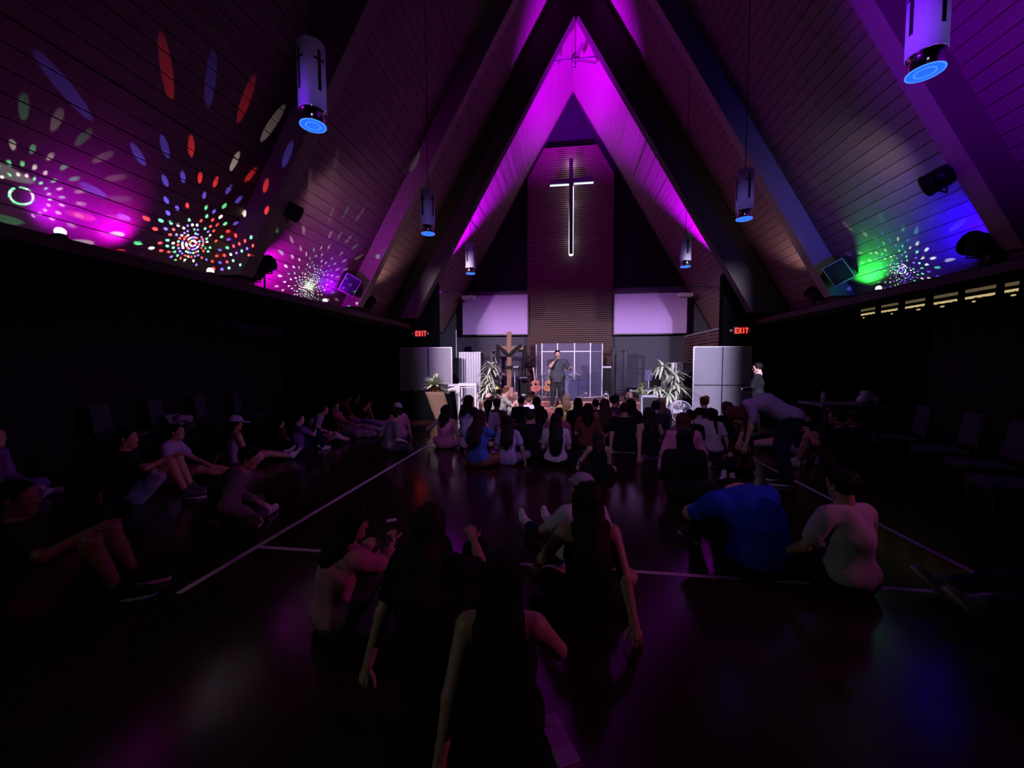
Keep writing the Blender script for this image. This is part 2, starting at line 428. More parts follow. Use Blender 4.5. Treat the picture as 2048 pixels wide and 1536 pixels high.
def pendant(x, y, zb, rot, lab):
    t = empty('pendant_lamp', (x, y, zb), rot); tag(t, lab, 'lamp', 'cylindrical pendant lamps with cross slots')
    pr = [(PR, .13), (PR, .13+PL), (PR-.006, .13+PL), (PR-.006, .13)]
    MB().lathe([(PR-.004, .13), (PR, .134), (PR, .13+PL-.004), (PR-.012, .13+PL), (PR-.016, .13+PL-.004), (PR-.008, .135)], 32, caps=False).build('shade', m_shade, t)
    MB().lathe([(PR-.012, .13+PL-.006), (.012, .13+PL-.002), (.012, .13+PL+.05)], 24).build('top_cap', m_shade, t)
    for k in range(4):
        R = Matrix.Rotation(k*math.pi/2+math.pi/4, 4, 'Z')
        b = MB()
        for (w, z0, z1) in ((.016, .28, .64), (.05, .545, .565)):
            vs = []; n = 4
            for z in (z0, z1):
                for i in range(n+1):
                    a = (i/n-.5)*2*w/PR
                    vs.append(R @ Vector(((PR+.0015)*math.cos(a), (PR+.0015)*math.sin(a), z)))
            b.add(vs, [(i, i+1, i+n+2, i+n+1) for i in range(n)])
        b.build('cross_slot', m_slot, t)
    MB().lathe([(PR*.93, .005), (PR*.9, .03), (PR*.78, .10), (PR*.90, .118), (PR*.97, .13), (PR*.80, .131)], 32, caps=False).build('reflector', m_chrome, t)
    ln = MB().lathe([(.001, .016), (PR*.55, .014), (PR*.90, .012), (PR*.90, .006), (.001, .004)], 32, caps=False).build('lens', m_lens, t)
    b = MB()
    for rr in (PR*.93, PR*.52):
        b.lathe([(rr-.005, .002), (rr+.003, .0), (rr+.003, .008), (rr-.005, .008)], 32, caps=False)
    b.build('lens_ring', m_ring, ln)
    zr = roof_z(x)-zb-.03
    MB().tube([(0, 0, .13+PL+.04), (0, 0, zr)], .006, 6).build('cord', m_cord, t)
    lq = point('pendant_glow', (x, y, zb+.24), 6, (0.45, 0.28, 1.0), 0.03)
ZP = 3.80
for i, (y, nm) in enumerate(((9.84, 'smallest and farthest'), (6.75, 'middle'), (3.59, 'nearest'))):
    pendant(-2.36, y, ZP, 0.35, 'white cylinder pendant lamp with blue lens, %s of the left row' % nm)
    pendant(2.72, y, ZP, 0.9, 'white cylinder pendant lamp with blue lens, %s of the right row' % nm)

# ------------------------------------------------------------------ par cans, theatre spots, disco balls
m_lensdark = mat('dark_glass_lens', (0.02, 0.02, 0.03), 0.05)
def par_can(loc, aim, lab, r=.10, L=.22, col=None, name='par_can'):
    loc = Vector(loc); q = (Vector(aim)-loc).to_track_quat('Y', 'Z')
    t = empty(name, loc); tag(t, lab, 'spotlight', 'black stage lights on the roof ribs and ledges')
    M = q.to_matrix().to_4x4(); Rx = Matrix.Rotation(-math.pi/2, 4, 'X')
    MB().lathe([(r*.45, -L*.55), (r*.8, -L*.45), (r, -L*.2), (r, L*.42), (r*1.06, L*.42), (r*1.06, L*.5), (r*.92, L*.5), (r*.90, L*.40)], 20, M @ Rx, caps=True).build('can', m_blackmetal, t)
    lm = emis('par_lens_%s' % (name+str(col)), col, 2.0) if col else m_lensdark
    MB().lathe([(.001, L*.44), (r*.91, L*.43)], 20, M @ Rx, caps=False).build('lens', lm, t)
    b = MB()
    b.tube([M @ Vector((r*1.0, 0, 0)), M @ Vector((r*1.22, 0, 0)), Vector((0, 0, 0))+M @ Vector((r*1.22, 0, 0))+Vector((0, 0, -r*1.1)), M @ Vector((-r*1.22, 0, 0))+Vector((0, 0, -r*1.1)), M @ Vector((-r*1.22, 0, 0)), M @ Vector((-r*1.0, 0, 0))], .012, 6)
    b.build('yoke', m_blackmetal, t)
    return t
def clamp(t, base):
    MB().tube([(0, 0, -.10), Vector(base)-t.location], .016, 6).build('bracket', m_blackmetal, t)
p = at(580, 420, 6.0)
t = par_can(p, (0, 13.4, 1.2), 'black theatre spotlight on the left rib, high above the ledge', .13, .30); clamp(t, p+Vector((-.05, -.14, .02)))
p = at(1880, 357, 6.0)
t = par_can(p, (.8, 13.4, 1.2), 'black theatre spotlight on the right rib, high above the ledge', .14, .30); clamp(t, p+Vector((.05, -.14, .02)))
for px, py, Y, aim, r, lab in (
        (506, 550, 5.95, (-5.2, 7.5, 3.6), .10, 'black par can on the left ledge before the magenta patch'),
        (528, 530, 6.05, (-4.6, 8.2, 4.2), .13, 'bigger black par can in the left cluster, above its neighbour'),
        (1990, 510, 5.95, (5.6, 7.5, 3.6), .10, 'black par can on the right ledge at the end of the blue patch'),
        (1962, 490, 6.05, (5.0, 8.2, 4.2), .15, 'bigger black par can in the right cluster beside the blue patch'),
        (738, 604, 10.2, (-4.6, 11.4, 4.2), .13, 'dim black par can on the left ledge past the white-rimmed loudspeaker'),
        (1628, 588, 10.2, (5.0, 11.4, 4.2), .13, 'dim black par can on the right ledge past the white-rimmed loudspeaker')):
    p = at(px, py, Y)
    t = par_can(p, aim, lab, r, r*2.1); clamp(t, (p.x, p.y, 2.82))
for px, py, Y, aim, lab in ((655, 601, 8.5, (-4.9, 8.4, 4.2), 'small par can tucked behind the left ledge below the violet glow'),
                            (190, 487, 4.05, (-4.3, 4.3, 4.6), 'small par can on the left ledge below the magenta glow'),
                            (1738, 585, 8.85, (4.9, 8.7, 4.0), 'small par can on the right ledge under the green glow')):
    p = at(px, py+6, Y); p.z = 2.88
    par_can(p, aim, lab, .055, .12)
# disco ball projectors on the ledge
m_dome = mat('disco_dome', (0.8, 0.9, 0.95), 0.05, emit=(.8, 1, .95), estr=3.0)
for x, y, lab in ((-4.99, 5.12, 'glowing disco ball projector on the left ledge under the red and blue dots'),
                  (-4.99, 3.42, 'glowing disco ball projector on the left ledge under the green ring'),
                  (-4.99, 7.85, 'glowing disco ball projector on the left ledge beside the violet glow'),
                  (5.46, 7.95, 'bright disco ball projector on the right ledge beside the green glow')):
    t = empty('disco_projector', (x, y, 2.817)); tag(t, lab, 'disco light', 'disco ball projectors on the ledges')
    MB().lathe([(.05, 0), (.06, .01), (.055, .045), (.04, .055)], 20).build('base', m_blackmetal, t)
    b = MB().ball((0, 0, .075), .045, 16)
    b.build('crystal_dome', m_dome, t)

# loudspeakers with pale rims on the fourth rib
m_grille = mat('dark_speaker_grille', (0.012, 0.012, 0.018), 0.8, noise=.4, scale=90)
m_rim = mat('pale_speaker_rim', (0.60, 0.58, 0.60), 0.5)
def rib_speaker(p, roll, lab):
    t = empty('rib_speaker', p); tag(t, lab, 'loudspeaker', 'white-rimmed loudspeakers on the roof ribs')
    d = (Vector((0.2, 3.0, 0.6))-p); q = d.to_track_quat('-Y', 'Z')
    M = q.to_matrix().to_4x4() @ Matrix.Rotation(roll, 4, 'Y')
    w, h, dp = .18, .215, .30
    MB().bbox((-w, 0, -h), (w, dp, h), .012, M).build('cabinet', m_blackmetal, t)
    b = MB(); e = .014
    for lo, hi in (((-w, -.012, -h), (w, .0, -h+e)), ((-w, -.012, h-e), (w, 0, h)), ((-w, -.012, -h+e), (-w+e, 0, h-e)), ((w-e, -.012, -h+e), (w, 0, h-e))):
        b.box(lo, hi, M)
    b.build('rim', m_rim, t)
    MB().box((-w+e, -.008, -h+e), (w-e, .0, h-e), M).build('grille', m_grille, t)
    MB().tube([M @ Vector((0, dp-.03, 0)), M @ Vector((0, dp+.12, .04))], .03, 8).build('bracket', m_blackmetal, t)
rib_speaker(at(700, 570, 8.65), 0.42, 'white-rimmed black loudspeaker mounted on the left roof rib')
rib_speaker(at(1677, 545, 8.65), -0.45, 'white-rimmed black loudspeaker mounted on the right roof rib')

# ------------------------------------------------------------------ ceiling fan near the apex
m_fanbody = mat('fan_brass', (0.20, 0.12, 0.14), 0.25, 0.9)
m_blade = mat('fan_blade', (0.06, 0.025, 0.03), 0.5)
fc = at(1151, 124, 13.6)
t = empty('ceiling_fan', fc); tag(t, 'four-bladed ceiling fan with globe hanging below the magenta apex', 'ceiling fan')
MB().lathe([(.02, .30), (.05, .28), (.13, .20), (.15, .10), (.12, .02), (.05, 0)], 20).build('motor', m_fanbody, t)
MB().ball((0, 0, -.06), .10, 14).build('globe', m_chrome, t)
MB().tube([(0, 0, .28), (0, 0, roof_z(fc.x)-fc.z-.2)], .015, 8).build('downrod', m_fanbody, t)
for k in range(4):
    a = .35+k*math.pi/2
    M = Matrix.Rotation(a, 4, 'Z') @ Matrix.Rotation(.2, 4, 'X')
    MB().bbox((.18, -.075, .06), (.72, .075, .075), .006, M).build('blade', m_blade, t)
for k, (a, b_) in enumerate((((1107, 122), (1192, 113)),)):
    pa, pb = at(*a, 12.28), at(*b_, 12.28)
    o = MB().tube([pa, pb], .014, 6).build('tie_rod', m_blackmetal); tag(o, 'thin dark tie rod crossing the arch just below its apex', 'rod')

# ------------------------------------------------------------------ exit signs
m_exit = emis('exit_red', (1.0, 0.05, 0.03), 3.0)
m_exitface = emis('exit_face_dim', (1.0, 0.02, 0.02), 0.10)
FONT = {'E': ((0,0,0,6),(0,0,3,0),(0,3,2.4,3),(0,6,3,6)), 'X': ((0,0,3,6),(0,6,3,0)), 'I': ((1.5,0,1.5,6),), 'T': ((0,6,3,6),(1.5,0,1.5,6))}
def letters(b, text, x0, z0, u, th, y0, y1):
    x = x0
    for ch in text:
        for (xa, za, xb, zb) in FONT[ch]:
            d = Vector((xb-xa, 0, zb-za)); L = d.length; d.normalize(); n = Vector((-d.z, 0, d.x))
            a = Vector((x+xa*u, 0, z0+za*u)); c = a+d*L*u
            vs = []
            for y in (y0, y1):
                for p in (a-d*th-n*th, c+d*th-n*th, c+d*th+n*th, a-d*th+n*th): vs.append(p+Vector((0, y, 0)))
            b.add(vs, [(0,1,2,3),(7,6,5,4),(0,4,5,1),(1,5,6,2),(2,6,7,3),(3,7,4,0)])
        x += 4.3*u if ch != 'I' else 4.0*u
for px, py, lab in ((1481, 661, 'red EXIT sign on the right wing wall'), (840, 667, 'red EXIT sign on the left wing wall, partly hidden')):
    p = at(px, py, 12.24)
    t = empty('exit_sign', p); tag(t, lab, 'sign', 'exit signs on the wing walls')
    MB().bbox((-.19, 0, -.12), (.19, .06, .12), .008).build('housing', m_blackmetal, t)
    MB().box((-.17, -.004, -.10), (.17, 0, .10)).build('face', m_exitface, t)
    b = MB(); letters(b, 'EXIT', -.135, -.065, .0215, .011, -.010, -.004); b.build('lettering', m_exit, t)
    for s in (-1, 1):
        MB().ball((s*.25, .01, .0), .045, 10).build('emergency_lamp', mat('emergency_lamp', (.3, .3, .3), .4), t)
    point('exit_glow', p+Vector((0, -.25, 0)), 0.25, (1, .03, .02), .08)

# ------------------------------------------------------------------ window slits above the right aisle curtain
m_warm = emis('warm_window_light', (1.0, 0.76, 0.34), 0.55)
m_warmdim = emis('warm_window_dim', (0.9, 0.64, 0.34), 0.11)
m_curtain = mat('black_curtain', (0.006, 0.006, 0.007), 0.9)
def on_wall(px, py, X):
    d = _fw + _r*((px-1024)/FPX) + _u*((768-py)/FPX)
    return EYE + d*((X-EYE.x)/d.x)
WX = WRX-.03
slits = [(1615, 1633, 638, 645), (1641, 1663, 633, 641), (1722, 1750, 619, 627.6), (1763, 1796, 610, 621), (1811, 1850, 602, 612.4), (1868, 1915, 591, 603.6), (1931, 1991, 578, 592), (2010, 2038, 568, 581)]
for k, (xa, xb, yu, yl) in enumerate(slits):
    a, c = on_wall(xa, yl, WX), on_wall(xb, yl, WX)
    y0, y1 = sorted((a.y, c.y)); xm = (xa+xb)/2
    zl, zu = on_wall(xm, yl, WX).z, on_wall(xm, yu, WX).z
    t = empty('window_%d' % (k+1), (WX, (y0+y1)/2, zl-.3)); struct(t, 'narrow high window with warm light above the black curtain'); h = (y1-y0)/2
    MB().box((0, -h-.03, -.02), (.03, h+.03, zu-zl+.3+.10)).build('frame', m_black, t)
    MB().box((-.006, -h, zu-zl+.3-.03), (0, h, zu-zl+.3+.03)).build('upper_pane', m_warmdim, t)
    n = 8; vs = []; fs = []
    rn = random.Random(k)
    for i in range(n+1):
        y = -h+2*h*i/n; s_ = .012+.018*abs(math.sin(i*1.3+k))
        vs += [(-.006, y, .3+.022), (-.006, y, .3-s_)]
    fs = [(2*i, 2*i+1, 2*i+3, 2*i+2) for i in range(n)]
    MB().add(vs, fs).build('lower_pane', m_warm, t)
    for j in range(1 + (k > 3)):
        y = rn.uniform(-h*.6, h*.6)
        MB().lathe([(.001, -.006), (.035, -.006), (.001, -.0055)], 10, Matrix.Translation((0, y, .3-.085)) @ Matrix.Rotation(math.pi/2, 4, 'Y') @ Matrix.Scale(.45, 4, (1, 0, 0))).build('chink', m_warm, t)
# curtains: pleated sheets below the slits
def curtain(x, y0, y1, zt, lab, nm='curtain'):
    n = int((y1-y0)/.09); vs = []; fs = []
    for i in range(n+1):
        y = y0+(y1-y0)*i/n; dx = .035*math.sin(i*1.25)+.015*math.sin(i*.41)
        vs += [(x+dx, y, .03), (x+dx*.7, y, zt)]
    fs = [(2*i, 2*i+2, 2*i+3, 2*i+1) for i in range(n)]
    m = MB().add(vs, fs, True)
    o = m.build('curtain', m_curtain); tag(o, lab, 'curtain', 'black pleated curtains along the aisles')
    md = o.modifiers.new('thickness', 'SOLIDIFY'); md.thickness = .01
curtain(WRX-.12, 3.0, 9.4, 2.42, 'long black pleated curtain hanging along the right aisle')
curtain(WLX+.12, 2.0, 9.6, 2.5, 'long black pleated curtain hanging along the left aisle')
m_yel = mat('mustard_curtain', (0.42, 0.30, 0.08), 0.8, emit=(.5, .36, .10), estr=0.25)  # backlight put into the cloth as a glow of its own
pa = on_wall(1594, 664, WRX-.035)
b = MB(); vs = []; fs = []
for i in range(9):
    y = -.22+.44*i/8
    vs += [(.03*math.sin(i*2.0), y, -.30), (.03*math.sin(i*2.0), y, .20)]
o = MB().add(vs, [(2*i, 2*i+2, 2*i+3, 2*i+1) for i in range(8)], True).build('mustard_curtain', m_yel, None, pa)
tag(o, 'short mustard-yellow curtain with a backlit glow put into its cloth at the far right', 'curtain')
o.modifiers.new('thickness', 'SOLIDIFY').thickness = .008
# ------------------------------------------------------------------ gable wall furniture: slats, cross, screens
m_slat = mat('brown_wall_slat', (0.13, 0.058, 0.046), 0.6, noise=.3, scale=5, stretch=(.3, 1, 4))
m_slatback = mat('slat_backing', (0.018, 0.010, 0.010), 0.8)
SX0, SX1, SYF = -1.64, 1.90, 17.10
col = empty('wall_slats', ((SX0+SX1)/2, SYF, SZ)); struct(col, 'tall brown slatted panel behind the stage')
hwS = (SX1-SX0)/2; zc_ = (SX0+SX1)/2
pitch = .086; ns = int((10.55-SZ)/pitch)
def halfw(z): return max(.1, min(hwS, (APEX-z)/SLOPE-.12-abs(zc_-X0)))
b = MB(); b.prism([(-hwS, 0), (hwS, 0), (hwS, 9.1-SZ), (halfw(10.5), 10.5-SZ), (-halfw(10.5), 10.5-SZ), (-hwS, 9.1-SZ)], YB-SYF-.06, Matrix.Translation((0, .04, 0))); b.build('backing', m_slatback, col)
cache = {}
for i in range(ns):
    z = SZ+i*pitch; w_ = round(halfw(z+pitch), 3)
    if w_ not in cache: cache[w_] = MB().bbox((-w_, 0, 0), (w_, .045, pitch-.026), .006).mesh('slat', m_slat)
    link_copy(cache[w_], 'slat', col, Matrix.Translation((0, 0, z-SZ)))

m_crosswood = mat('dark_cross_wood', (0.012, 0.008, 0.008), 0.6)
m_led = emis('cool_white_led', (0.72, 0.86, 1.0), 4.5)
m_ledrim = emis('cool_white_led_rim', (0.62, 0.80, 1.0), 1.6)
CY = 16.72
ct, cb = at(1143.5, 316, CY), at(1142, 507, CY); cl, crr = at(1100, 363, CY), at(1187, 359, CY)
cx = (ct.x+cb.x)/2; ch = ct.z-cb.z; za = (cl.z+crr.z)/2-cb.z
t = empty('wall_cross', (cx, CY, cb.z)); tag(t, 'tall dark wooden cross on the gable, rimmed with cool white light', 'cross')
MB().add([Vector(v) for v in [(-.075, 0, 0), (.075, 0, 0), (.075, .12, 0), (-.075, .12, 0), (-.10, 0, ch), (.06, 0, ch), (.06, .12, ch), (-.10, .12, ch)]], [(0,3,2,1),(4,5,6,7),(0,1,5,4),(1,2,6,5),(2,3,7,6),(3,0,4,7)]).build('upright', m_crosswood, t)
hl, hr = cl.x-cx, crr.x-cx
MB().add([Vector(v) for v in [(hl, -.02, za-.09), (hr, -.02, za-.08), (hr, .12, za-.08), (hl, .12, za-.09), (hl, -.02, za+.04), (hr, -.02, za+.13), (hr, .12, za+.13), (hl, .12, za+.04)]], [(0,3,2,1),(4,5,6,7),(0,1,5,4),(1,2,6,5),(2,3,7,6),(3,0,4,7)]).build('crossbar', m_crosswood, t)
for lo, hi in (((-.088, .125, -.02), (-.06, .15, ch*.72)), ((.06, .125, -.02), (.088, .15, ch*.72)), ((-.06, .10, -.06), (.06, .15, -.01)), ((-.05, .125, ch*.8), (.03, .15, ch*1.0))):
    MB().box(lo, hi).build('light_strip', m_led if lo[0] != -.06 else m_led, t)
for lo, hi in (((hl, .0, za-.17), (-.10, .05, za-.12)), ((.10, .0, za-.15), (hr, .05, za-.10))):
    MB().box(lo, hi).build('light_strip', m_ledrim, t)
MB().box((-.02, .12, ch*.3), (.02, SYF-CY+.02, ch*.36)).build('wall_bracket', m_blackmetal, t)
for zz in (.15, .35, .55, .75, .98):
    point('cross_glow', (cx, CY+.24, cb.z+ch*zz), 2.6 if zz < .9 else 7, (.68, .82, 1), .05)

m_screen = mat('projection_screen', (0.66, 0.44, 0.86), 0.85)  # lavender of the stage light put into the white screen's colour
def screen(xa, ya, xb, yb, lab):
    Y = 17.0; a, c = at(xa, ya, Y), at(xb, yb, Y); w_, h_ = (c.x-a.x)/2, (a.z-c.z)/2
    t = empty('projection_screen', ((a.x+c.x)/2, Y, c.z)); tag(t, lab, 'screen', 'blank projection screens flanking the slats')
    MB().box((-w_, 0, 0), (w_, .02, 2*h_)).build('surface', m_screen, t)
    b = MB(); e = .05
    for lo, hi in (((-w_-e, -.015, -e), (w_+e, .03, 0)), ((-w_-e, -.015, 2*h_), (w_+e, .03, 2*h_+e)), ((-w_-e, -.015, 0), (-w_, .03, 2*h_)), ((w_, -.015, 0), (w_+e, .03, 2*h_))): b.box(lo, hi)
    b.build('border', m_blackmetal, t)
    MB().box((-w_*.5, .02, h_*.6), (w_*.5, YB-Y-.005, h_*1.4)).build('wall_mount', m_blackmetal, t)
screen(925, 592, 1055, 668, 'blank lavender-tinted projection screen left of the slatted panel')
screen(1229, 588, 1373, 666, 'blank lavender-tinted projection screen right of the slatted panel')

# rods across the chancel with projectors
m_white = mat('white_plastic', (0.62, 0.60, 0.64), 0.5)
for (xa, ya), (xb, yb), (px, py), lab in (((876, 583), (932, 581), (937, 595), 'left'), ((1368, 574), (1446, 573), (1370, 590), 'right')):
    ends = ((xa, ya), (xb, yb)) if lab == 'left' else ((xb, yb), (xa, ya))
    pa, pb = at(*ends[0], 12.75), at(*ends[1], 16.3)
    o = MB().tube([pa, pb], .026, 8).build('hanging_bar', m_blackmetal); tag(o, 'black bar reaching from the %s wing wall to the projector' % lab, 'bar')
    p = at(px, py, 16.1)
    t = empty('projector', (p.x, p.y, p.z-.08)); tag(t, 'white ceiling projector hung at the corner of the %s screen' % lab, 'projector')
    MB().bbox((-.25, -.18, 0), (.25, .18, .14), .015).build('body', m_white, t)
    MB().lathe([(.045, 0), (.05, .03), (.04, .035)], 16, Matrix.Translation((.09, .16, .06)) @ Matrix.Rotation(-math.pi/2, 4, 'X')).build('lens', m_blackmetal, t)
    b = MB()
    for i in range(5): b.box((-.15+i*.03, -.163, .03), (-.135+i*.03, -.158, .09))
    b.build('vent', m_blackmetal, t)
    MB().tube([(0, 0, .12), (0, 0, pb.z-p.z+.07)], .018, 8).build('drop_pole', m_blackmetal, t)

# slatted side panel at the right of the chancel
sp = empty('slat_side_panel', (4.80, 13.0, 0)); tag(sp, 'brown horizontally slatted side panel right of the stage', 'panel')
pz = 2.68
for y in (.05, 1.35, 2.65, 3.95): MB().box((-.05, y-.05, 0), (.05, y+.05, pz-.05)).build('post', mat('grey_post', (.20, .18, .20), .7), sp)
MB().box((-.09, 0, pz-.06), (.06, 4.05, pz)).build('top_rail', mat('grey_rail', (.26, .23, .25), .6), sp)
me = MB().bbox((-.075, 0.0, 0), (-.05, 4.05, .085), .006).mesh('slat', m_slat)
for i in range(9): link_copy(me, 'slat', sp, Matrix.Translation((0, 0, pz-.19-i*.115)))

# ------------------------------------------------------------------ partitions
m_felt = mat('grey_felt_panel', (0.26, 0.25, 0.30), 0.9, noise=.25, scale=60, bump=.2)
m_alum = mat('aluminium_edge', (0.72, 0.70, 0.75), 0.35, .6)
def partition(xs, ytop, Y, rows, lab, dy=0.0):
    pts = [at(x, ytop, Y) for x in xs]; z1 = pts[0].z
    t = empty('partition', (pts[0].x, Y, 0)); tag(t, lab, 'partition')
    for i in range(len(xs)-1):
        a, c = pts[i].x-pts[0].x, pts[i+1].x-pts[0].x; zz = [0.06]+[z1*r for r in rows]+[z1]
        for j in range(len(zz)-1):
            MB().bbox((a+.012, 0, zz[j]+.012), (c-.012, .05, zz[j+1]-.012), .01).build('felt_panel', m_felt, t)
        MB().box((a, -.004, z1-.02), (c, .055, z1)).build('top_rail', m_alum, t)
        for j in range(1, len(zz)-1): MB().box((a, .004, zz[j]-.014), (c, .05, zz[j]+.014)).build('middle_rail', m_blackmetal, t)
    for p in pts: MB().box((p.x-pts[0].x-.013, -.002, 0), (p.x-pts[0].x+.013, .056, z1-.02)).build('edge_post', m_blackmetal if p is not pts[-1] and p is not pts[0] else m_alum, t)
    for p in (pts[0], pts[-1]): MB().box((p.x-pts[0].x-.02, -.2, 0), (p.x-pts[0].x+.02, .26, .03)).build('foot', m_blackmetal, t)
partition((800, 856, 903), 695, 12.15, (), 'grey felt partition left of the stage with a pale top edge')
partition((1388, 1446, 1503), 693, 12.1, (.46,), 'grey felt partition right of the stage, divided into four panels')

# corrugated pedestals
m_corr = mat('corrugated_metal', (0.52, 0.50, 0.56), 0.45, .35)
def corrugated(xa, xb, ytop, Y, lab, side):
    a, c = at(xa, ytop, Y), at(xb, ytop, Y); w_ = c.x-a.x; z1 = a.z
    t = empty('corrugated_column', (a.x, Y, SZ if Y > SY else 0)); h_ = z1-(SZ if Y > SY else 0); tag(t, lab, 'column', 'corrugated metal clad columns')
    n = int(w_/.0125); vs = []
    for i in range(n+1):
        x = w_*i/n; y = -.022*(.5+.5*math.cos(x/.088*2*math.pi)); vs += [(x, y, 0), (x, y, h_)]
    MB().add(vs, [(2*i, 2*i+2, 2*i+3, 2*i+1) for i in range(n)], True).build('corrugated_sheet', m_corr, t)
    MB().box((-.0, .002, 0), (w_, .5, h_-.01)).build('core', m_blackmetal, t)
    MB().box((-.01, -.03, h_-.012), (w_+.01, .50, h_)).build('cap', m_white, t)
corrugated(918, 961, 704, 13.3, 'broad corrugated metal column behind the white side table', -1)
corrugated(1342, 1361, 725, 13.25, 'narrow corrugated metal column behind the right potted plant', 1)
a, c = at(1363, 726, 12.7), at(1386, 726, 12.7)
t = empty('pa_cabinet', ((a.x+c.x)/2, 12.7, 0)); tag(t, 'tall plain black loudspeaker cabinet beside the right grey partition', 'loudspeaker')
w_ = (c.x-a.x)/2
MB().bbox((-w_, 0, 0), (w_, .4, a.z), .015).build('cabinet', m_blackmetal, t); MB().box((-w_+.03, -.008, .05), (w_-.03, 0, a.z-.05)).build('grille', m_grille, t)
a, c = at(905, 716, 12.75), at(917, 716, 12.75)
t = empty('pa_cabinet', ((a.x+c.x)/2, 12.75, 0)); tag(t, 'black loudspeaker cabinet between the left partition and corrugated column', 'loudspeaker')
MB().bbox((-.11, 0, 0), (.11, .4, a.z), .015).build('cabinet', m_blackmetal, t); MB().box((-.09, -.008, .05), (.09, 0, a.z-.05)).build('grille', m_grille, t)

# vertical poles at the left of the stage
for x, y0, y1, Y, lab in ((877, 653, 700, 12.9, 'thin pole rising beside the left exit sign'), (912, 660, 735, 13.1, 'thin pale pole rising left of the corrugated column')):
    p0, p1 = at(x, y0, Y), at(x+1, y1, Y)
    t = empty('pole_stand', (p1.x, Y, 0 if Y < SY else SZ)); tag(t, lab, 'pole')
    MB().tube([(0, 0, .02), (0, 0, p0.z)], .014, 8).build('pole', m_alum, t); MB().lathe([(.14, 0), (.14, .015), (.02, .03)], 16).build('base', m_blackmetal, t)

# ------------------------------------------------------------------ rustic cross with black drape
m_rust = mat('rough_sawn_wood', (0.36, 0.19, 0.12), 0.75, noise=.45, scale=6, bump=.3, stretch=(3, 3, .5))
CYR = 14.6; p0 = at(1018.5, 664, CYR)
t = empty('rustic_cross', (p0.x, CYR, SZ)); H_ = p0.z-SZ; tag(t, 'rough brown wooden cross standing on stage with black drape', 'cross')
MB().bbox((-.085, -.06, .05), (.085, .06, H_), .012).build('post', m_rust, t)
zb = at(1018, 696, CYR).z-SZ
MB().bbox((-.40, -.05, zb-.07), (.62, .05, zb+.07), .012).build('crossbar', m_rust, t)
for s_ in (-1, 1):
    pts = [(s_*.46, -.09, zb+.10), (s_*.25, -.10, zb-.05), (s_*.07, -.11, zb-.24), (0, -.11, zb-.28)]
    MB().tube(pts, [.05, .065, .07, .06], 8, flat=1.0).build('drape', m_curtain, t)
for s_ in (-.42, .58): MB().tube([(s_, -.06, zb+.08), (s_+.02, -.09, zb-.30), (s_-.01, -.08, zb-.78)], [.05, .075, .05], 8).build('drape_tail', m_curtain, t)
for x0, w1, h1 in ((-.16, .13, .42), (.03, .13, .36), (-.28, .12, .16), (.17, .16, .2)): MB().bbox((x0, -.16, 0), (x0+w1, -.05, h1), .01).build('base_block', mat('pinkish_wood', (.52, .26, .22), .6, noise=.2), t)
MB().bbox((-.45, -.30, 0), (.50, .25, .03), .008).build('base_plate', mat('pinkish_wood', (.5, .25, .2), .6), t)

# music stand
p = at(1029.5, 735, 14.0)
t = empty('music_stand', (p.x, 14.0, SZ)); tag(t, 'black music stand with a white sheet before the rustic cross', 'music stand')
hz = p.z-SZ
MB().tube([(0, 0, .02), (0, 0, hz)], .013, 8).build('pole', m_alum, t)
M = Matrix.Translation((-.07, -.02, hz)) @ Matrix.Rotation(.30, 4, 'X')
MB().bbox((-.26, -.16, -.008), (.26, .16, .008), .004, M).build('tray', m_blackmetal, t); MB().box((-.26, -.175, -.01), (.26, -.16, .04), M).build('ledge', m_blackmetal, t)
MB().box((.02, -.12, .009), (.20, .13, .011), M).build('sheet_music', m_white, t)
for k in range(3):
    a = k*2.094+.4; MB().tube([(0, 0, .12), (.25*math.cos(a), .25*math.sin(a), .01)], .009, 6).build('leg', m_blackmetal, t)

# boom mic stand, chrome floor fan and other kit at stage left
p = at(999, 742, 14.3)
def boom(px, y_top, Y, tip, lab, mcol=m_blackmetal):
    p = at(px, y_top, Y); t = empty('boom_mic_stand', (p.x, Y, SZ)); tag(t, lab, 'microphone stand', 'microphone stands on stage'); hz = p.z-SZ
    MB().tube([(0, 0, .05), (0, 0, hz)], .012, 8).build('pole', mcol, t)
    q = at(*tip, Y)-Vector((p.x, Y, SZ)); MB().tube([(0, 0, hz), (q.x, q.y, q.z)], .010, 6).build('boom', m_alum, t)
    d = Vector((q.x, q.y, q.z-hz)).normalized(); MB().tube([q, q+d*.14], [.014, .02], 8).build('microphone', m_blackmetal, t)
    for k in range(3):
        a = k*2.094; MB().tube([(0, 0, .18), (.30*math.cos(a), .30*math.sin(a), .01)], .009, 6).build('leg', m_blackmetal, t)
boom(1000, 740, 14.4, (986, 707), 'boom microphone stand leaning left beside the chrome fan')
boom(1083, 752, 14.15, (1096, 742), 'boom microphone stand between the two guitars')
p = at(1001, 748, 14.55)
t = empty('chrome_fan', (p.x, p.y, SZ)); tag(t, 'small chrome disc fan left of the rustic cross', 'fan'); hz = p.z-SZ
Mx = Matrix.Translation((0, 0, hz)) @ Matrix.Rotation(math.pi/2, 4, 'X')
for rr in (.19, .13, .07): MB().lathe([(rr-.006, .04), (rr+.006, .04), (rr+.006, .052), (rr-.006, .052)], 28, Mx, caps=False).build('guard_ring', m_chrome, t)
MB().lathe([(.05, -.12), (.06, .0), (.05, .03), (.01, .04)], 16, Mx).build('motor', m_chrome, t)
for k in range(4): MB().bbox((.03, -.05, .0), (.17, .05, .008), .003, Mx @ Matrix.Rotation(k*math.pi/2, 4, 'Z') @ Matrix.Rotation(.4, 4, 'X')).build('blade', m_alum, t)
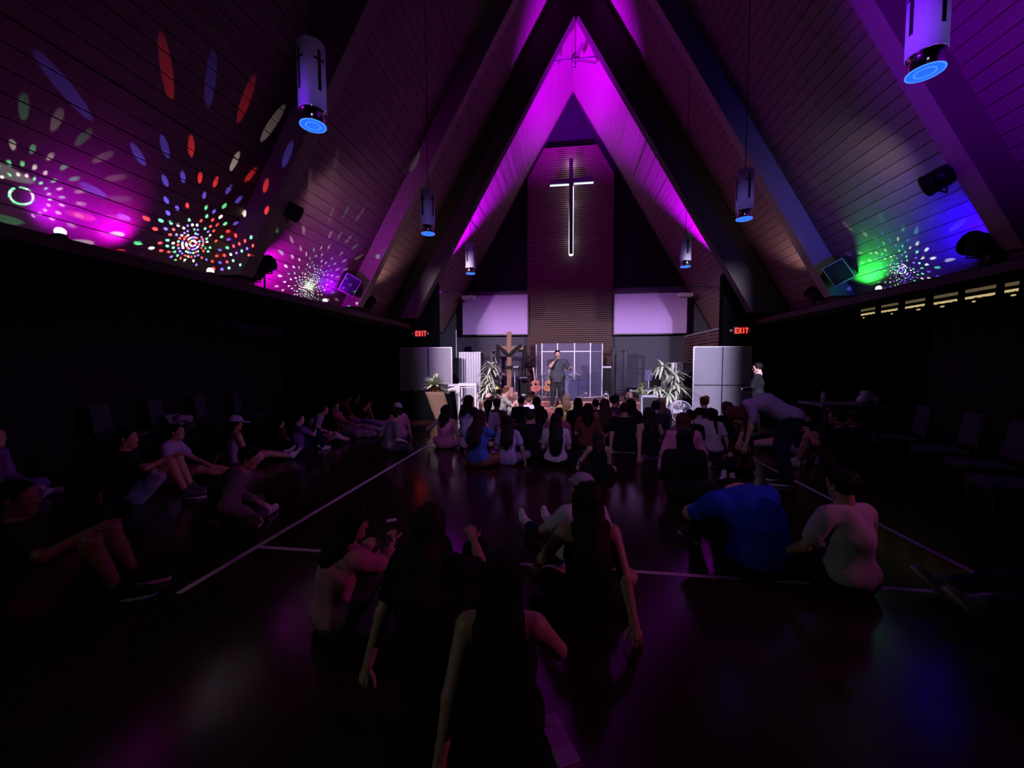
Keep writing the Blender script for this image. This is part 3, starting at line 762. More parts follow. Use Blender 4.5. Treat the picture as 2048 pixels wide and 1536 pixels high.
MB().tube([(0, .05, hz-.05), (0, .05, .03)], .015, 8).build('stem', m_chrome, t); MB().lathe([(.15, 0), (.15, .02), (.03, .04)], 16).build('base', m_blackmetal, t)
# black shelf stands behind
def rack(xa, xb, ytop, Y, lab, shelves):
    a, c = at(xa, ytop, Y), at(xb, ytop, Y); w_ = (c.x-a.x)/2; h_ = a.z-SZ
    t = empty('black_rack', ((a.x+c.x)/2, Y, SZ)); tag(t, lab, 'rack', 'black equipment racks at the back of the stage')
    MB().bbox((-w_-.08, -.22, h_-.07), (w_+.08, .22, h_), .01).build('top', m_blackmetal, t)
    for sx in (-1, 1):
        for sy in (-.18, .18): MB().box((sx*w_-.04, sy-.03, 0), (sx*w_+.04, sy+.03, h_-.07)).build('leg', m_blackmetal, t)
    for z in shelves: MB().box((-w_, -.2, h_*z), (w_, .2, h_*z+.025)).build('shelf', m_blackmetal, t)
rack(1226, 1250, 698, 16.2, 'tall black open rack right of the slatted panel', (.72, .62, .08))
rack(985, 1048, 700, 15.9, 'wide black open rack behind the rustic cross', (.55, .1))
for xa, xb, y0, Y, lab in ((1204, 1224, 731, 15.6, 'black amplifier stack right of the drum shield'), (1037, 1056, 752, 15.4, 'black amplifier behind the red guitar'), (1300, 1322, 745, 14.8, 'black amplifier left of the right potted plant'), (1258, 1300, 778, 14.9, 'low black equipment case at the right of the stage')):
    a, c = at(xa, y0, Y), at(xb, y0, Y); w_ = (c.x-a.x)/2; h_ = a.z-SZ
    t = empty('amplifier', ((a.x+c.x)/2, Y, SZ)); tag(t, lab, 'amplifier', 'black amplifiers on stage')
    MB().bbox((-w_, -.02, 0), (w_, .30, h_), .015).build('cabinet', m_blackmetal, t); MB().box((-w_+.03, -.03, .04), (w_-.03, -.02, h_-.12 if h_ > .3 else h_-.05)).build('grille', m_grille, t)
    MB().box((-w_+.03, -.028, h_-.09 if h_ > .3 else h_-.04), (w_-.03, -.02, h_-.03 if h_ > .3 else h_-.02)).build('control_strip', m_alum, t)

# ------------------------------------------------------------------ guitars
def guitar(px, ybot, ytop, Y, lab, body_m, face_m, rim_m, tilt, sc=1.0, waist=.72):
    p = at(px, ybot, Y); q = at(px, ytop, Y); L = (q.z-p.z)
    s_ = L/1.04
    t = empty('guitar', (p.x, Y, p.z)); tag(t, lab, 'guitar', 'guitars on stands at the front of the stage')
    R = Matrix.Rotation(tilt, 4, 'Y') @ Matrix.Rotation(-.22, 4, 'X') @ Matrix.Scale(s_, 4)
    out = []
    n = 40
    for k in range(n):
        a = 2*math.pi*k/n; z = .25-.25*math.cos(a)
        u = z/.5; wv = (.205*math.sin(math.pi*min(1, u*1.12+.02))**.6 if u < .55 else .15*math.sin(math.pi*min(1, max(0, (u-.30)/.72)))**.55)
        # smooth waist
        lower = .235*math.sqrt(max(0, 1-((u-.30)/.31)**2)) if abs(u-.30) < .31 else 0
        upper = .175*math.sqrt(max(0, 1-((u-.78)/.23)**2)) if abs(u-.78) < .23 else 0
        wv = max(lower, upper, .135 if .3 < u < .8 else 0)
        out.append(((1 if math.sin(a) > 0 else -1)*wv, z))
    MB().prism(out, .10, R @ Matrix.Translation((0, -.05, 0))).build('body', body_m, t)
    MB().prism([(x*.93, .25+(z-.25)*.94) for x, z in out], -.006, R @ Matrix.Translation((0, -.0505, 0))).build('top_plate', face_m, t)
    MB().lathe([(.001, .0), (.045, 0), (.05, .003)], 20, R @ Matrix.Translation((0, -.058, .32)) @ Matrix.Rotation(math.pi/2, 4, 'X')).build('sound_hole', m_blackmetal, t)
    MB().prism([(.05, .20), (.10, .24), (.09, .34), (.05, .30)], -.004, R @ Matrix.Translation((0, -.057, 0))).build('pickguard', m_maroon, t)
    MB().box((-.07, -.068, .14), (.07, -.056, .165), R).build('bridge', m_blackmetal, t)
    MB().bbox((-.026, -.075, .44), (.026, -.045, .90), .004, R).build('neck', rim_m, t)
    MB().bbox((-.04, -.07, .90), (.04, -.05, 1.04), .006, R).build('headstock', rim_m, t)
    for i in range(3):
        for sx in (-1, 1): MB().ball((0, 0, 0), .011, 8, R @ Matrix.Translation((sx*.05, -.06, .92+i*.04))).build('tuning_peg', m_chrome, t)
    st_ = empty('guitar_stand', (p.x, Y+.12, SZ)); tag(st_, 'stand carrying the '+lab.split(' on ')[0], 'stand', 'guitar stands')
    hh = p.z-SZ
    MB().tube([(0, 0, .06), (0, .08, .55)], .012, 8).build('upright', m_blackmetal, st_)
    for sx in (-1, 1):
        MB().tube([(0, 0, .30), (sx*.17, -.18, .012)], .012, 6).build('leg', m_pale, st_); MB().tube([(0, .0, .12), (sx*.09, -.10, max(hh, .03)), (sx*.09, -.20, max(hh, .03)+.03)], .010, 6).build('cradle_arm', m_pale, st_)
m_maroon = mat('dark_red_pickguard', (.10, .015, .015), .3); m_pale = mat('pale_maple', (.60, .38, .30), .4, noise=.2)
m_redg = mat('red_guitar_lacquer', (.50, .045, .05), .25, noise=.15, scale=4); m_redtop = mat('red_guitar_top', (.62, .09, .08), .3, noise=.15, scale=5)
m_sun = mat('sunburst_top', (.75, .38, .14), .25, col2=(.45, .12, .04), scale=5); m_sunrim = mat('sunburst_body', (.62, .42, .30), .35)
guitar(1073, 784, 734, 13.75, 'red acoustic guitar on a stand left of the speaker', m_redg, m_redtop, m_pale, -.14)
guitar(1096, 783, 738, 13.85, 'sunburst guitar on a stand beside the speaker', m_sunrim, m_sun, m_pale, .05)

# ------------------------------------------------------------------ drum shield and kit
m_ac = bpy.data.materials.new('clear_acrylic_sheen'); m_ac.use_nodes = True
nt = m_ac.node_tree; [nt.nodes.remove(n) for n in list(nt.nodes)]
_o = nt.nodes.new('ShaderNodeOutputMaterial'); _t = nt.nodes.new('ShaderNodeBsdfTransparent'); _t.inputs[0].default_value = (.86, .86, .94, 1)
_g = nt.nodes.new('ShaderNodeBsdfGlossy'); _g.inputs['Roughness'].default_value = .12; _d = nt.nodes.new('ShaderNodeBsdfDiffuse'); _d.inputs[0].default_value = (.55, .52, .85, 1)  # lavender diffuse share paints the bluish reflection and haze into the panels
_m1 = nt.nodes.new('ShaderNodeMixShader'); _m1.inputs[0].default_value = .14; _m2 = nt.nodes.new('ShaderNodeMixShader'); _m2.inputs[0].default_value = .06
nt.links.new(_t.outputs[0], _m1.inputs[1]); nt.links.new(_d.outputs[0], _m1.inputs[2]); nt.links.new(_m1.outputs[0], _m2.inputs[1]); nt.links.new(_g.outputs[0], _m2.inputs[2]); nt.links.new(_m2.outputs[0], _o.inputs[0])
m_seam = mat('white_seam_tape', (.85, .82, .88), .4)
DY = 14.6
xs = [at(x, 700, DY).x for x in (1084, 1115, 1149, 1181)]
zT = at(1130, 687, DY).z-SZ; zS = at(1130, 703, DY).z-SZ
t = empty('drum_shield', (xs[0], DY, SZ)); tag(t, 'clear acrylic drum shield with white seams behind the speaker', 'drum shield')
poly = [(-.17, .55)]+[(x-xs[0], 0) for x in xs]+[(xs[-1]-xs[0]+.33, .55)]
poly = [(xs[0]-xs[0]-.26, .75)]+[(x-xs[0], 0) for x in xs]+[(xs[-1]-xs[0]+.45, .45)]
for i in range(len(poly)-1):
    a, c = Vector((*poly[i], 0)), Vector((*poly[i+1], 0)); d = (c-a); L = d.length; ax_ = math.atan2(d.y, d.x)
    M = Matrix.Translation(a) @ Matrix.Rotation(ax_, 4, 'Z')
    for z0, z1 in ((.02, zS-.012), (zS+.012, zT)):
        MB().box((.015, -.003, z0), (L-.015, .003, z1), M).build('acrylic_panel', m_ac, t)
    MB().box((0, -.008, zS-.018), (L, .008, zS+.018), M).build('cross_seam', m_seam if 0 < i < len(poly)-2 else mat('dim_seam', (.40, .38, .45), .4), t)
    MB().box((0, -.02, 0), (L, .02, .03), M).build('bottom_rail', m_seam, t)
for i, (x, y) in enumerate(poly): MB().box((x-.02, y-.012, 0), (x+.02, y+.012, zT+.01)).build('vertical_seam', m_seam, t)
# drum kit
m_shell = mat('blue_drum_shell', (.05, .05, .16), .25); m_skin = mat('drum_head', (.70, .68, .74), .5); m_cym = mat('bronze_cymbal', (.75, .65, .55), .25, .9)
kx = (xs[1]+xs[2])/2
t = empty('drum_kit', (kx, 15.6, SZ)); tag(t, 'drum kit with cymbals standing behind the clear shield', 'drum kit')
def drum(M, r, d, nm):
    o = MB().lathe([(r, 0), (r, d)], 28, M).build(nm, m_shell, t)
    MB().lathe([(.001, -.006), (r*.97, -.004), (r*.97, 0)], 28, M, caps=False).build('drum_head', m_skin, o)
    for z in (0, d): MB().lathe([(r+.012, z-.015), (r+.012, z+.015), (r-.004, z+.015), (r-.004, z-.015)], 28, M, caps=False).build('hoop', m_chrome, o)
RX = Matrix.Rotation(-math.pi/2, 4, 'X')
drum(Matrix.Translation((0, -.25, .29)) @ RX, .28, .42, 'kick_drum')
drum(Matrix.Translation((-.22, -.1, .80)) @ Matrix.Rotation(math.pi-.35, 4, 'X'), .15, .22, 'tom'); drum(Matrix.Translation((.22, -.1, .80)) @ Matrix.Rotation(math.pi-.35, 4, 'X'), .16, .22, 'tom')
drum(Matrix.Translation((.62, .2, .60)) @ Matrix.Rotation(math.pi, 4, 'X'), .20, .40, 'floor_tom'); drum(Matrix.Translation((-.55, .25, .66)) @ Matrix.Rotation(math.pi, 4, 'X'), .18, .15, 'snare_drum')
for x, y, z, r in ((-.75, .0, .95, .18), (-.5, -.1, 1.28, .22), (.55, -.12, 1.22, .25), (.85, .15, 1.02, .2)):
    c_ = MB().lathe([(.001, .03), (.04, .02), (.06, .008), (r, -.01), (r, -.013), (.05, .003)], 28, Matrix.Translation((x, y, z)) @ Matrix.Rotation(.2, 4, 'Y'), caps=False).build('cymbal', m_cym, t)
    MB().tube([(x, y, .25), (x, y, z+.02)], .011, 6).build('cymbal_stand', m_chrome, t)
    for k in range(3): MB().tube([(x, y, .3), (x+.22*math.cos(k*2.1), y+.22*math.sin(k*2.1), .01)], .008, 6).build('stand_leg', m_chrome, t)
# flowers on a pedestal just behind the speaker, pale cloth on stage
fp = at(1147, 760, 14.25)
t = empty('pedestal', (fp.x-.02, 14.25, SZ)); tag(t, 'small blue-grey pedestal carrying white flowers', 'pedestal')
MB().bbox((-.26, -.15, 0), (.14, .15, fp.z-SZ-.005), .01).build('column', mat('blue_grey_paint', (.13, .12, .24), .6), t); MB().bbox((-.28, -.17, fp.z-SZ-.03), (.16, .17, fp.z-SZ), .006).build('top', mat('blue_grey_paint', (.13, .12, .24), .6), t)
t = empty('flower_arrangement', (fp.x, 14.25, fp.z)); tag(t, 'low arrangement of white flowers with green leaves beside the speaker', 'flowers')
rn = random.Random(4); m_pet = mat('white_petal', (.85, .86, .80), .6); m_leaf = mat('flower_leaf', (.20, .32, .10), .6)
MB().lathe([(.06, 0), (.09, .02), (.10, .06)], 16).build('bowl', m_white, t)
for i in range(26):
    a = rn.uniform(0, 6.28); r = rn.uniform(0, .20); z = .09+.15*(1-(r/.22)**2)+rn.uniform(-.02, .02); c = (r*math.cos(a)*1.3, r*math.sin(a)*.7, z)
    b = MB()
    for k in range(5):
        M = Matrix.Translation(c) @ Matrix.Rotation(a, 4, 'Z') @ Matrix.Rotation(k*1.257, 4, 'Z'); b.ball((.022, 0, .006), .022, 6, M, (1, .75, .35))
    b.build('blossom', m_pet, t)
for i in range(14):
    a = rn.uniform(0, 6.28); M = Matrix.Translation((.22*math.cos(a)*1.2, .12*math.sin(a), .05)) @ Matrix.Rotation(a, 4, 'Z') @ Matrix.Rotation(rn.uniform(-.3, .4), 4, 'Y'); MB().ball((0, 0, 0), .06, 6, M, (1, .45, .12)).build('leaf', m_leaf, t)
wp = at(1161, 788, 14.42)
o = MB(); n = 10; vs = []
for i in range(n+1):
    for j in range(5):
        u = i/n; v_ = j/4; vs.append((-.24+.46*u, .10*(v_-.5)*2, .02+.20*u**1.5*(1-v_*.5)+.015*math.sin(u*9+j)))
o.add(vs, [(i*5+j, (i+1)*5+j, (i+1)*5+j+1, i*5+j+1) for i in range(n) for j in range(4)], True)
o = o.build('white_cloth', mat('white_cotton', (.85, .83, .86), .8), None, (wp.x, wp.y, SZ)); tag(o, 'crumpled white cloth lying at the foot of the drum shield', 'cloth'); o.modifiers.new('thickness', 'SOLIDIFY').thickness = .012
# lantern, small lamp, speaker dome
lp = at(1212, 789, 14.0)
t = empty('lantern', (lp.x, 14.0, SZ)); tag(t, 'small clear lantern standing right of the drum shield', 'lantern')
for sx in (-1, 1):
    for sy in (-1, 1): MB().box((sx*.07-.007, sy*.07-.007, 0), (sx*.07+.007, sy*.07+.007, .17)).build('post', m_alum, t)
MB().box((-.08, -.08, 0), (.08, .08, .015)).build('base', m_alum, t); MB().lathe([(.10, .17), (.03, .22), (.01, .23)], 12).build('roof', m_alum, t); MB().lathe([(.028, .015), (.028, .09)], 12).build('candle', m_white, t)
MB().tube([(-.04, 0, .225), (-.03, 0, .27), (.03, 0, .27), (.04, 0, .225)], .006, 6).build('handle', m_alum, t)
o = at(994, 776, 13.9); t = empty('stage_lamp', (o.x, 13.9, SZ)); tag(t, 'tiny yellow stage lamp glowing beside the left potted plant', 'lamp')
MB().lathe([(.05, 0), (.05, .02), (.015, .03), (.015, o.z-SZ-.04)], 12).build('stand', m_blackmetal, t); MB().ball((0, 0, o.z-SZ), .04, 12).build('bulb', emis('yellow_bulb', (1, .75, .1), 2.2), t)
o = at(1047, 773, 13.9); t = empty('stage_light_dome', (o.x, 13.9, SZ)); tag(t, 'pale oval floor light lying left of the red guitar', 'floor light')
MB().lathe([(.10, 0), (.10, .08), (.07, .14)], 16).build('housing', m_blackmetal, t); MB().ball((0, -.03, .13), .085, 14, None, (1, .7, .6)).build('lens', m_white, t)
p = at(1298, 752, 14.0)
t = empty('clear_shield', (p.x, 14.0, SZ)); tag(t, 'small clear acrylic microphone shield on a stand right of the drums', 'shield')
MB().tube([(0, .03, .02), (0, .03, p.z-SZ+.05)], .012, 8).build('pole', m_alum, t); MB().lathe([(.13, 0), (.13, .015), (.02, .03)], 14).build('base', m_blackmetal, t)
for i in range(3):
    M = Matrix.Translation((0, 0, p.z-SZ)) @ Matrix.Rotation((i-1)*.7, 4, 'Z'); MB().bbox((-.05+(i-1)*.10, -.006, -.16), (.05+(i-1)*.10, .006, .20), .004, M).build('acrylic_panel', m_ac, t)

# ------------------------------------------------------------------ plants
m_lfa = mat('variegated_leaf', (.30, .42, .20), .5, col2=(.62, .68, .50), scale=18, stretch=(4, .6, 4)); m_lfb = mat('dracaena_leaf', (.34, .44, .26), .5, col2=(.72, .76, .62), scale=20, stretch=(4, .6, 4)); m_stem = mat('plant_stem', (.18, .13, .07), .8)
m_pot = mat('terracotta', (.34, .10, .06), .7, noise=.2); m_gpot = mat('grey_glazed_pot', (.18, .17, .20), .4)
def leaf_mesh(L, w, droop, m, name='leaf', n=7):
    vs = []; fs = []; up = 0
    for i in range(n+1):
        u = i/n; y = L*(u-.10*droop*u*u*u); z = -droop*L*u*u*.75+.10*L*u; ww = w*math.sin(math.pi*min(1, u*.93+.07))**.8
        vs += [(-ww, y, z+.25*ww), (0, y, z), (ww, y, z+.25*ww)]
    for i in range(n): fs += [(3*i, 3*i+1, 3*i+4, 3*i+3), (3*i+1, 3*i+2, 3*i+5, 3*i+4)]
    b = MB().add(vs, fs, True); return b.mesh(name, m)
def plant(name, loc, lab, heads, lm, L, w, droop, pot, nleaf=22, z0=0, seed=1):
    t = empty(name, loc); tag(t, lab, 'plant'); rn = random.Random(seed); pr, phh, pm = pot
    MB().lathe([(pr*.72, 0), (pr, phh*.9), (pr*1.06, phh*.9), (pr*1.06, phh), (pr*.9, phh), (pr*.88, phh*.86)], 24, caps=False).build('pot', pm, t)
    MB().lathe([(.001, phh*.88), (pr*.9, phh*.86)], 20, caps=False).build('soil', mat('potting_soil', (.03, .02, .015), .95), t)
    mes = [leaf_mesh(L*q, w, droop*d_, lm) for q, d_ in ((1, 1), (.85, .7), (1.1, 1.25))]
    for (hx, hy, hz, spread, k) in heads:
        if hz > phh+.05: MB().tube([(hx*.2, hy*.2, phh*.8), (hx*.6, hy*.6, (phh+hz)*.5), (hx, hy, hz)], [.022, .018, .014], 8).build('stem', m_stem, t)
        for i in range(k):
            a = i*2.4+rn.uniform(-.3, .3); el = rn.uniform(*spread)
            M = Matrix.Translation((hx, hy, hz+rn.uniform(-.10, .02))) @ Matrix.Rotation(a, 4, 'Z') @ Matrix.Rotation(el, 4, 'X')
            link_copy(mes[i % 3], 'leaf', t, M)
    return t
p = at(977, 806, 11.6); 
plant('dracaena_plant', (p.x, 11.6, 0), 'tall bushy striped-leaf plant left of the stage', [(.08, 0, 1.50, (-.3, 1.2), 40), (-.04, .05, 1.22, (-.4, .9), 40), (.05, .0, 1.08, (-.5, .8), 36), (.0, -.08, .92, (-.5, .8), 40), (-.10, 0, .75, (-.5, .6), 36), (.12, .02, .66, (-.5, .6), 36)], m_lfb, .33, .026, 1.0, (.17, .30, m_gpot), seed=3)
p = at(1333, 810, 11.9)
plant('dracaena_plant', (p.x, 11.9, 0), 'broad potted plant with three crowns of striped leaves right of the stage', [(-.12, 0, 1.48, (-.2, 1.3), 40), (.22, .05, 1.22, (-.3, 1.1), 38), (.26, 0, .92, (-.4, .8), 32), (-.26, -.05, .82, (-.3, 1.0), 36), (.02, -.05, .70, (-.4, .8), 34)], m_lfb, .36, .034, 1.15, (.18, .34, m_gpot), seed=8)
p = at(1283, 778, 14.3)
plant('small_fern', (p.x, 14.3, SZ), 'small green leafy plant among the equipment at stage right', [(0, 0, .50, (-.3, 1.2), 18), (.04, 0, .34, (-.6, .5), 14)], mat('fern_leaf', (.30, .42, .14), .6), .24, .03, 1.0, (.10, .2, m_gpot), seed=5)

# black table with greenery and burlap runner
TY = 11.1; ta, tc = at(792, 783, TY), at(906, 783, TY); tz = ta.z; tw = (tc.x-ta.x)/2; txc = (ta.x+tc.x)/2
t = empty('draped_table', (txc, TY, 0)); tag(t, 'round-ended table under a black cloth left of the stage', 'table')
MB().bbox((-tw, -.32, tz-.03), (tw, .32, tz), .01).build('tabletop', m_blackmetal, t)
m_tcl = mat('black_tablecloth', (.003, .003, .004), .95, spec=.02); n = 72; vs = []
for i in range(n):
    a = 2*math.pi*i/n; ex = (abs(math.cos(a))**.35)*(1 if math.cos(a) > 0 else -1); ey = (abs(math.sin(a))**.35)*(1 if math.sin(a) > 0 else -1); k = 1+.035*math.sin(i*1.9)
    vs += [((tw+.012)*ex, .335*ey, tz+.004), ((tw+.05)*ex*k, .38*ey*k, .01)]
MB().add(vs, [(2*i, 2*i+1, (2*i+3) % (2*n), (2*i+2) % (2*n)) for i in range(n)]+[tuple(2*i for i in range(n))], True).build('tablecloth', m_tcl, t)
rp = [at(x, y, TY-.40) for x, y in ((850, 784), (888, 784), (897, 812), (874, 846))]
b = MB(); m_burlap = mat('burlap', (.17, .10, .072), .9, noise=.3, scale=60, bump=.3)
vs = []
rl = (rp[0].x, rp[1].x)
for j in range(9):
    v_ = j/8
    zz = rp[0].z+.006-(rp[0].z-rp[3].z)*v_
    xl = rp[0].x+(rp[3].x-rp[0].x)*v_; xr = rp[1].x+(rp[2].x-rp[1].x)*min(1, v_/.45) if v_ < .45 else rp[2].x+(rp[3].x-rp[2].x)*(v_-.45)/.55
    for i in range(5): vs.append((xl+(xr-xl)*i/4, TY-.405+.012*math.sin(i*2+j), zz))
b.add(vs, [(j*5+i, j*5+i+1, (j+1)*5+i+1, (j+1)*5+i) for j in range(8) for i in range(4)], True)
b.add([(rl[0], TY-.39, tz+.010), (rl[1], TY-.39, tz+.010), (rl[1], TY+.30, tz+.010), (rl[0], TY+.30, tz+.010)], [(0, 1, 2, 3)])
o = b.build('burlap_runner', m_burlap); tag(o, 'tan burlap runner with a pointed end hanging over the black table', 'runner'); o.modifiers.new('thickness', 'SOLIDIFY').thickness = .006
p = at(869, 779, TY)
plant('potted_hosta', (p.x, TY-.02, tz+.018), 'broad-leaved plant in a terracotta pot on the black table', [(0, 0, .17, (.5, 1.35), 34), (.0, 0, .15, (.0, .6), 22)], m_lfa, .42, .045, .45, (.155, .13, m_pot), seed=6)
def garland(p, L, lab, seed):
    t = empty('greenery_garland', p); tag(t, lab, 'greenery'); rn = random.Random(seed); me = leaf_mesh(.16, .02, .6, mat('garland_leaf', (.22, .30, .12), .6))
    MB().tube([(-L/2, 0, .02), (0, .02, .03), (L/2, 0, .02)], .008, 6).build('vine', m_stem, t)
    for i in range(int(L*60)):
        link_copy(me, 'leaf', t, Matrix.Translation((rn.uniform(-L/2, L/2), 0, .03)) @ Matrix.Rotation(rn.uniform(0, 6.28), 4, 'Z') @ Matrix.Rotation(rn.uniform(.0, .7), 4, 'X'))
garland((at(895, 780, TY).x, TY-.1, tz+.006), .40, 'short green garland right of the terracotta pot', 2)
garland((at(825, 780, TY).x, TY-.05, tz+.006), .55, 'dim green garland trailing along the left end of the table', 3)
# white side table
WY = 11.35; a, c = at(921, 766, WY), at(953, 766, WY); w_ = (c.x-a.x)/2
t = empty('side_table', ((a.x+c.x)/2, WY, 0)); tag(t, 'white open-framed side table beside the black table', 'table'); h_ = a.z
MB().bbox((-w_-.03, -.18, h_-.08), (w_+.03, .20, h_), .01).build('tabletop', m_white, t)
for sx in (-1, 1):
    for sy in (-.15, .17): MB().bbox((sx*w_-.025, sy-.025, 0), (sx*w_+.025, sy+.025, h_-.08), .005).build('leg', m_white, t)
MB().box((-w_, -.165, h_-.13), (w_, -.14, h_-.11)).build('apron_rail', m_white, t)
a, c = at(880, 768, WY+.3), at(922, 768, WY+.3)
t = empty('white_bench', ((a.x+c.x)/2, WY+.3, 0)); tag(t, 'pale lavender bench box between the black table and the side table', 'bench')
MB().bbox((-(c.x-a.x)/2, -.15, 0), ((c.x-a.x)/2, .2, a.z-.02), .01).build('box', m_white, t); MB().bbox((-(c.x-a.x)/2-.01, -.16, a.z-.02), ((c.x-a.x)/2+.01, .21, a.z), .006).build('lid', m_white, t)
# monitor wedge and floor fan
p = at(1300, 829, 10.9); q = at(1300, 791, 10.9)
t = empty('stage_monitor', (p.x, 10.9, 0)); tag(t, 'grey floor monitor loudspeaker with mesh front before the right plant', 'loudspeaker')
w_ = .22; h_ = q.z
m_mon = mat('grey_speaker_shell', (.20, .19, .24), .5)
MB().prism([(0, 0), (.34, 0), (.28, h_), (.06, h_)], 2*w_, Matrix.Translation((w_, 0, 0)) @ Matrix.Rotation(math.pi/2, 4, 'Z')).build('cabinet', m_mon, t)
M = Matrix.Translation((0, -.0, 0)) @ Matrix.Rotation(-math.atan2(.06, h_), 4, 'X')
MB().box((-w_+.035, -.010, .05), (w_-.035, .004, h_-.06), M).build('grille', m_grille, t)
b = MB()
for lo, hi in (((-w_, -.018, .0), (-w_+.03, .0, h_)), ((w_-.03, -.018, 0), (w_, 0, h_)), ((-w_, -.018, h_-.045), (w_, 0, h_))): b.box(lo, hi, M)
b.build('frame', mat('pale_speaker_frame', (.40, .38, .46), .5), t)
p = at(1360, 823, 10.9)
t = empty('floor_fan', (p.x, 10.9, 0)); tag(t, 'large round grey floor fan at the right edge of the crowd', 'fan')
Mx = Matrix.Translation((0, 0, p.z)) @ Matrix.Rotation(.25, 4, 'Z') @ Matrix.Rotation(math.pi/2, 4, 'X'); R_ = .29
MB().lathe([(R_, -.08), (R_, .08), (R_-.018, .08), (R_-.018, -.08)], 40, Mx, caps=False).build('drum', mat('fan_grey', (.50, .48, .54), .4), t)
for zf in (.085,):
    for rr in [R_*k/9 for k in range(2, 9)]: MB().lathe([(rr-.002, zf), (rr+.002, zf), (rr+.002, zf+.004), (rr-.002, zf+.004)], 32, Mx, caps=False).build('guard_ring', m_alum, t)
    for k in range(4):
        a = k*math.pi/2+.15; MB().tube([Mx @ Vector((.05*math.cos(a), .05*math.sin(a), zf+.006)), Mx @ Vector((R_*math.cos(a), R_*math.sin(a), zf+.006))], .009, 6).build('guard_bar', m_white, t)
MB().lathe([(.055, -.07), (.06, .03), (.045, .05), (.001, .055)], 20, Mx).build('motor', m_white, t)
for k in range(3):
    vs = []
    for i in range(5):
        u = i/4; r = .05+.18*u
        for s_ in (-1, 1):
            a = k*2.094+.9+s_*(.34-.02*u); vs.append(Mx @ Vector((r*math.cos(a), r*math.sin(a), .02+.03*s_)))
    bl = MB().add(vs, [(2*i, 2*i+2, 2*i+3, 2*i+1) for i in range(4)], True).build('blade', mat('fan_blade_grey', (.52, .50, .57), .4), t); bl.modifiers.new('thickness', 'SOLIDIFY').thickness = .006
for sx in (-1, 1): MB().tube([(sx*(R_+.02), 0, p.z), (sx*(R_+.02), -.12, .02), (sx*(R_+.02), .16, .02), (sx*(R_+.02), 0, p.z)], .013, 6).build('floor_stand', mat('fan_grey', (.5, .48, .54), .4), t)
# ------------------------------------------------------------------ body builder: smooth distance fields meshed with surface nets
def V(*a): return np.array(a, float)
class Field:
    def __init__(s): s.p = []; s.clips = []; s.fold = None
    def cap(s, a, b, ra, rb=None, k=.03, flat=None, sub=False):
        s.p.append((np.asarray(a, float), np.asarray(b, float), ra, ra if rb is None else rb, k, flat, sub)); return s
    def clip(s, pt, n): s.clips.append((np.asarray(pt, float), np.asarray(n, float)/np.linalg.norm(n))); return s
    def mesh(s, h):
        lo = np.min([np.minimum(p[0], p[1])-max(p[2], p[3]) for p in s.p if not p[6]], 0)-3*h
        hi = np.max([np.maximum(p[0], p[1])+max(p[2], p[3]) for p in s.p if not p[6]], 0)+3*h
        n = np.ceil((hi-lo)/h).astype(int)+1
        ax = [lo[i]+h*np.arange(n[i]) for i in range(3)]
        D = np.full(n, 0.5)
        for a, b, ra, rb, k, flat, sub in s.p:
            m = max(ra, rb)+k+3*h
            l2 = np.maximum(0, np.floor((np.minimum(a, b)-m-lo)/h).astype(int)); h2 = np.minimum(n, np.ceil((np.maximum(a, b)+m-lo)/h).astype(int)+1)
            if np.any(h2 <= l2): continue
            X, Y, Z = np.meshgrid(ax[0][l2[0]:h2[0]]-a[0], ax[1][l2[1]:h2[1]]-a[1], ax[2][l2[2]:h2[2]]-a[2], indexing='ij')
            ba = b-a
            if flat is not None:
                nv, f = np.asarray(flat[0], float), flat[1]-1.0
                q = (X*nv[0]+Y*nv[1]+Z*nv[2])*f; X = X+nv[0]*q; Y = Y+nv[1]*q; Z = Z+nv[2]*q
                ba = ba+nv*(ba@nv)*f
            L2 = ba@ba
            t = np.clip((X*ba[0]+Y*ba[1]+Z*ba[2])/L2, 0, 1) if L2 > 1e-12 else np.zeros_like(X)
            d = np.sqrt((X-ba[0]*t)**2+(Y-ba[1]*t)**2+(Z-ba[2]*t)**2)-(ra+(rb-ra)*t)
            S = D[l2[0]:h2[0], l2[1]:h2[1], l2[2]:h2[2]]
            if sub: S[:] = np.maximum(S, -d)
            else:
                hh = np.maximum(k-np.abs(S-d), 0)/k
                S[:] = np.minimum(S, d)-hh*hh*k*.25
        if s.clips or s.fold:
            X, Y, Z = np.meshgrid(*ax, indexing='ij')
            if s.fold: D = D+s.fold(X, Y, Z)
            for pt, nv in s.clips:
                D = np.maximum(D, (X-pt[0])*nv[0]+(Y-pt[1])*nv[1]+(Z-pt[2])*nv[2])
        return nets(D, lo, h)

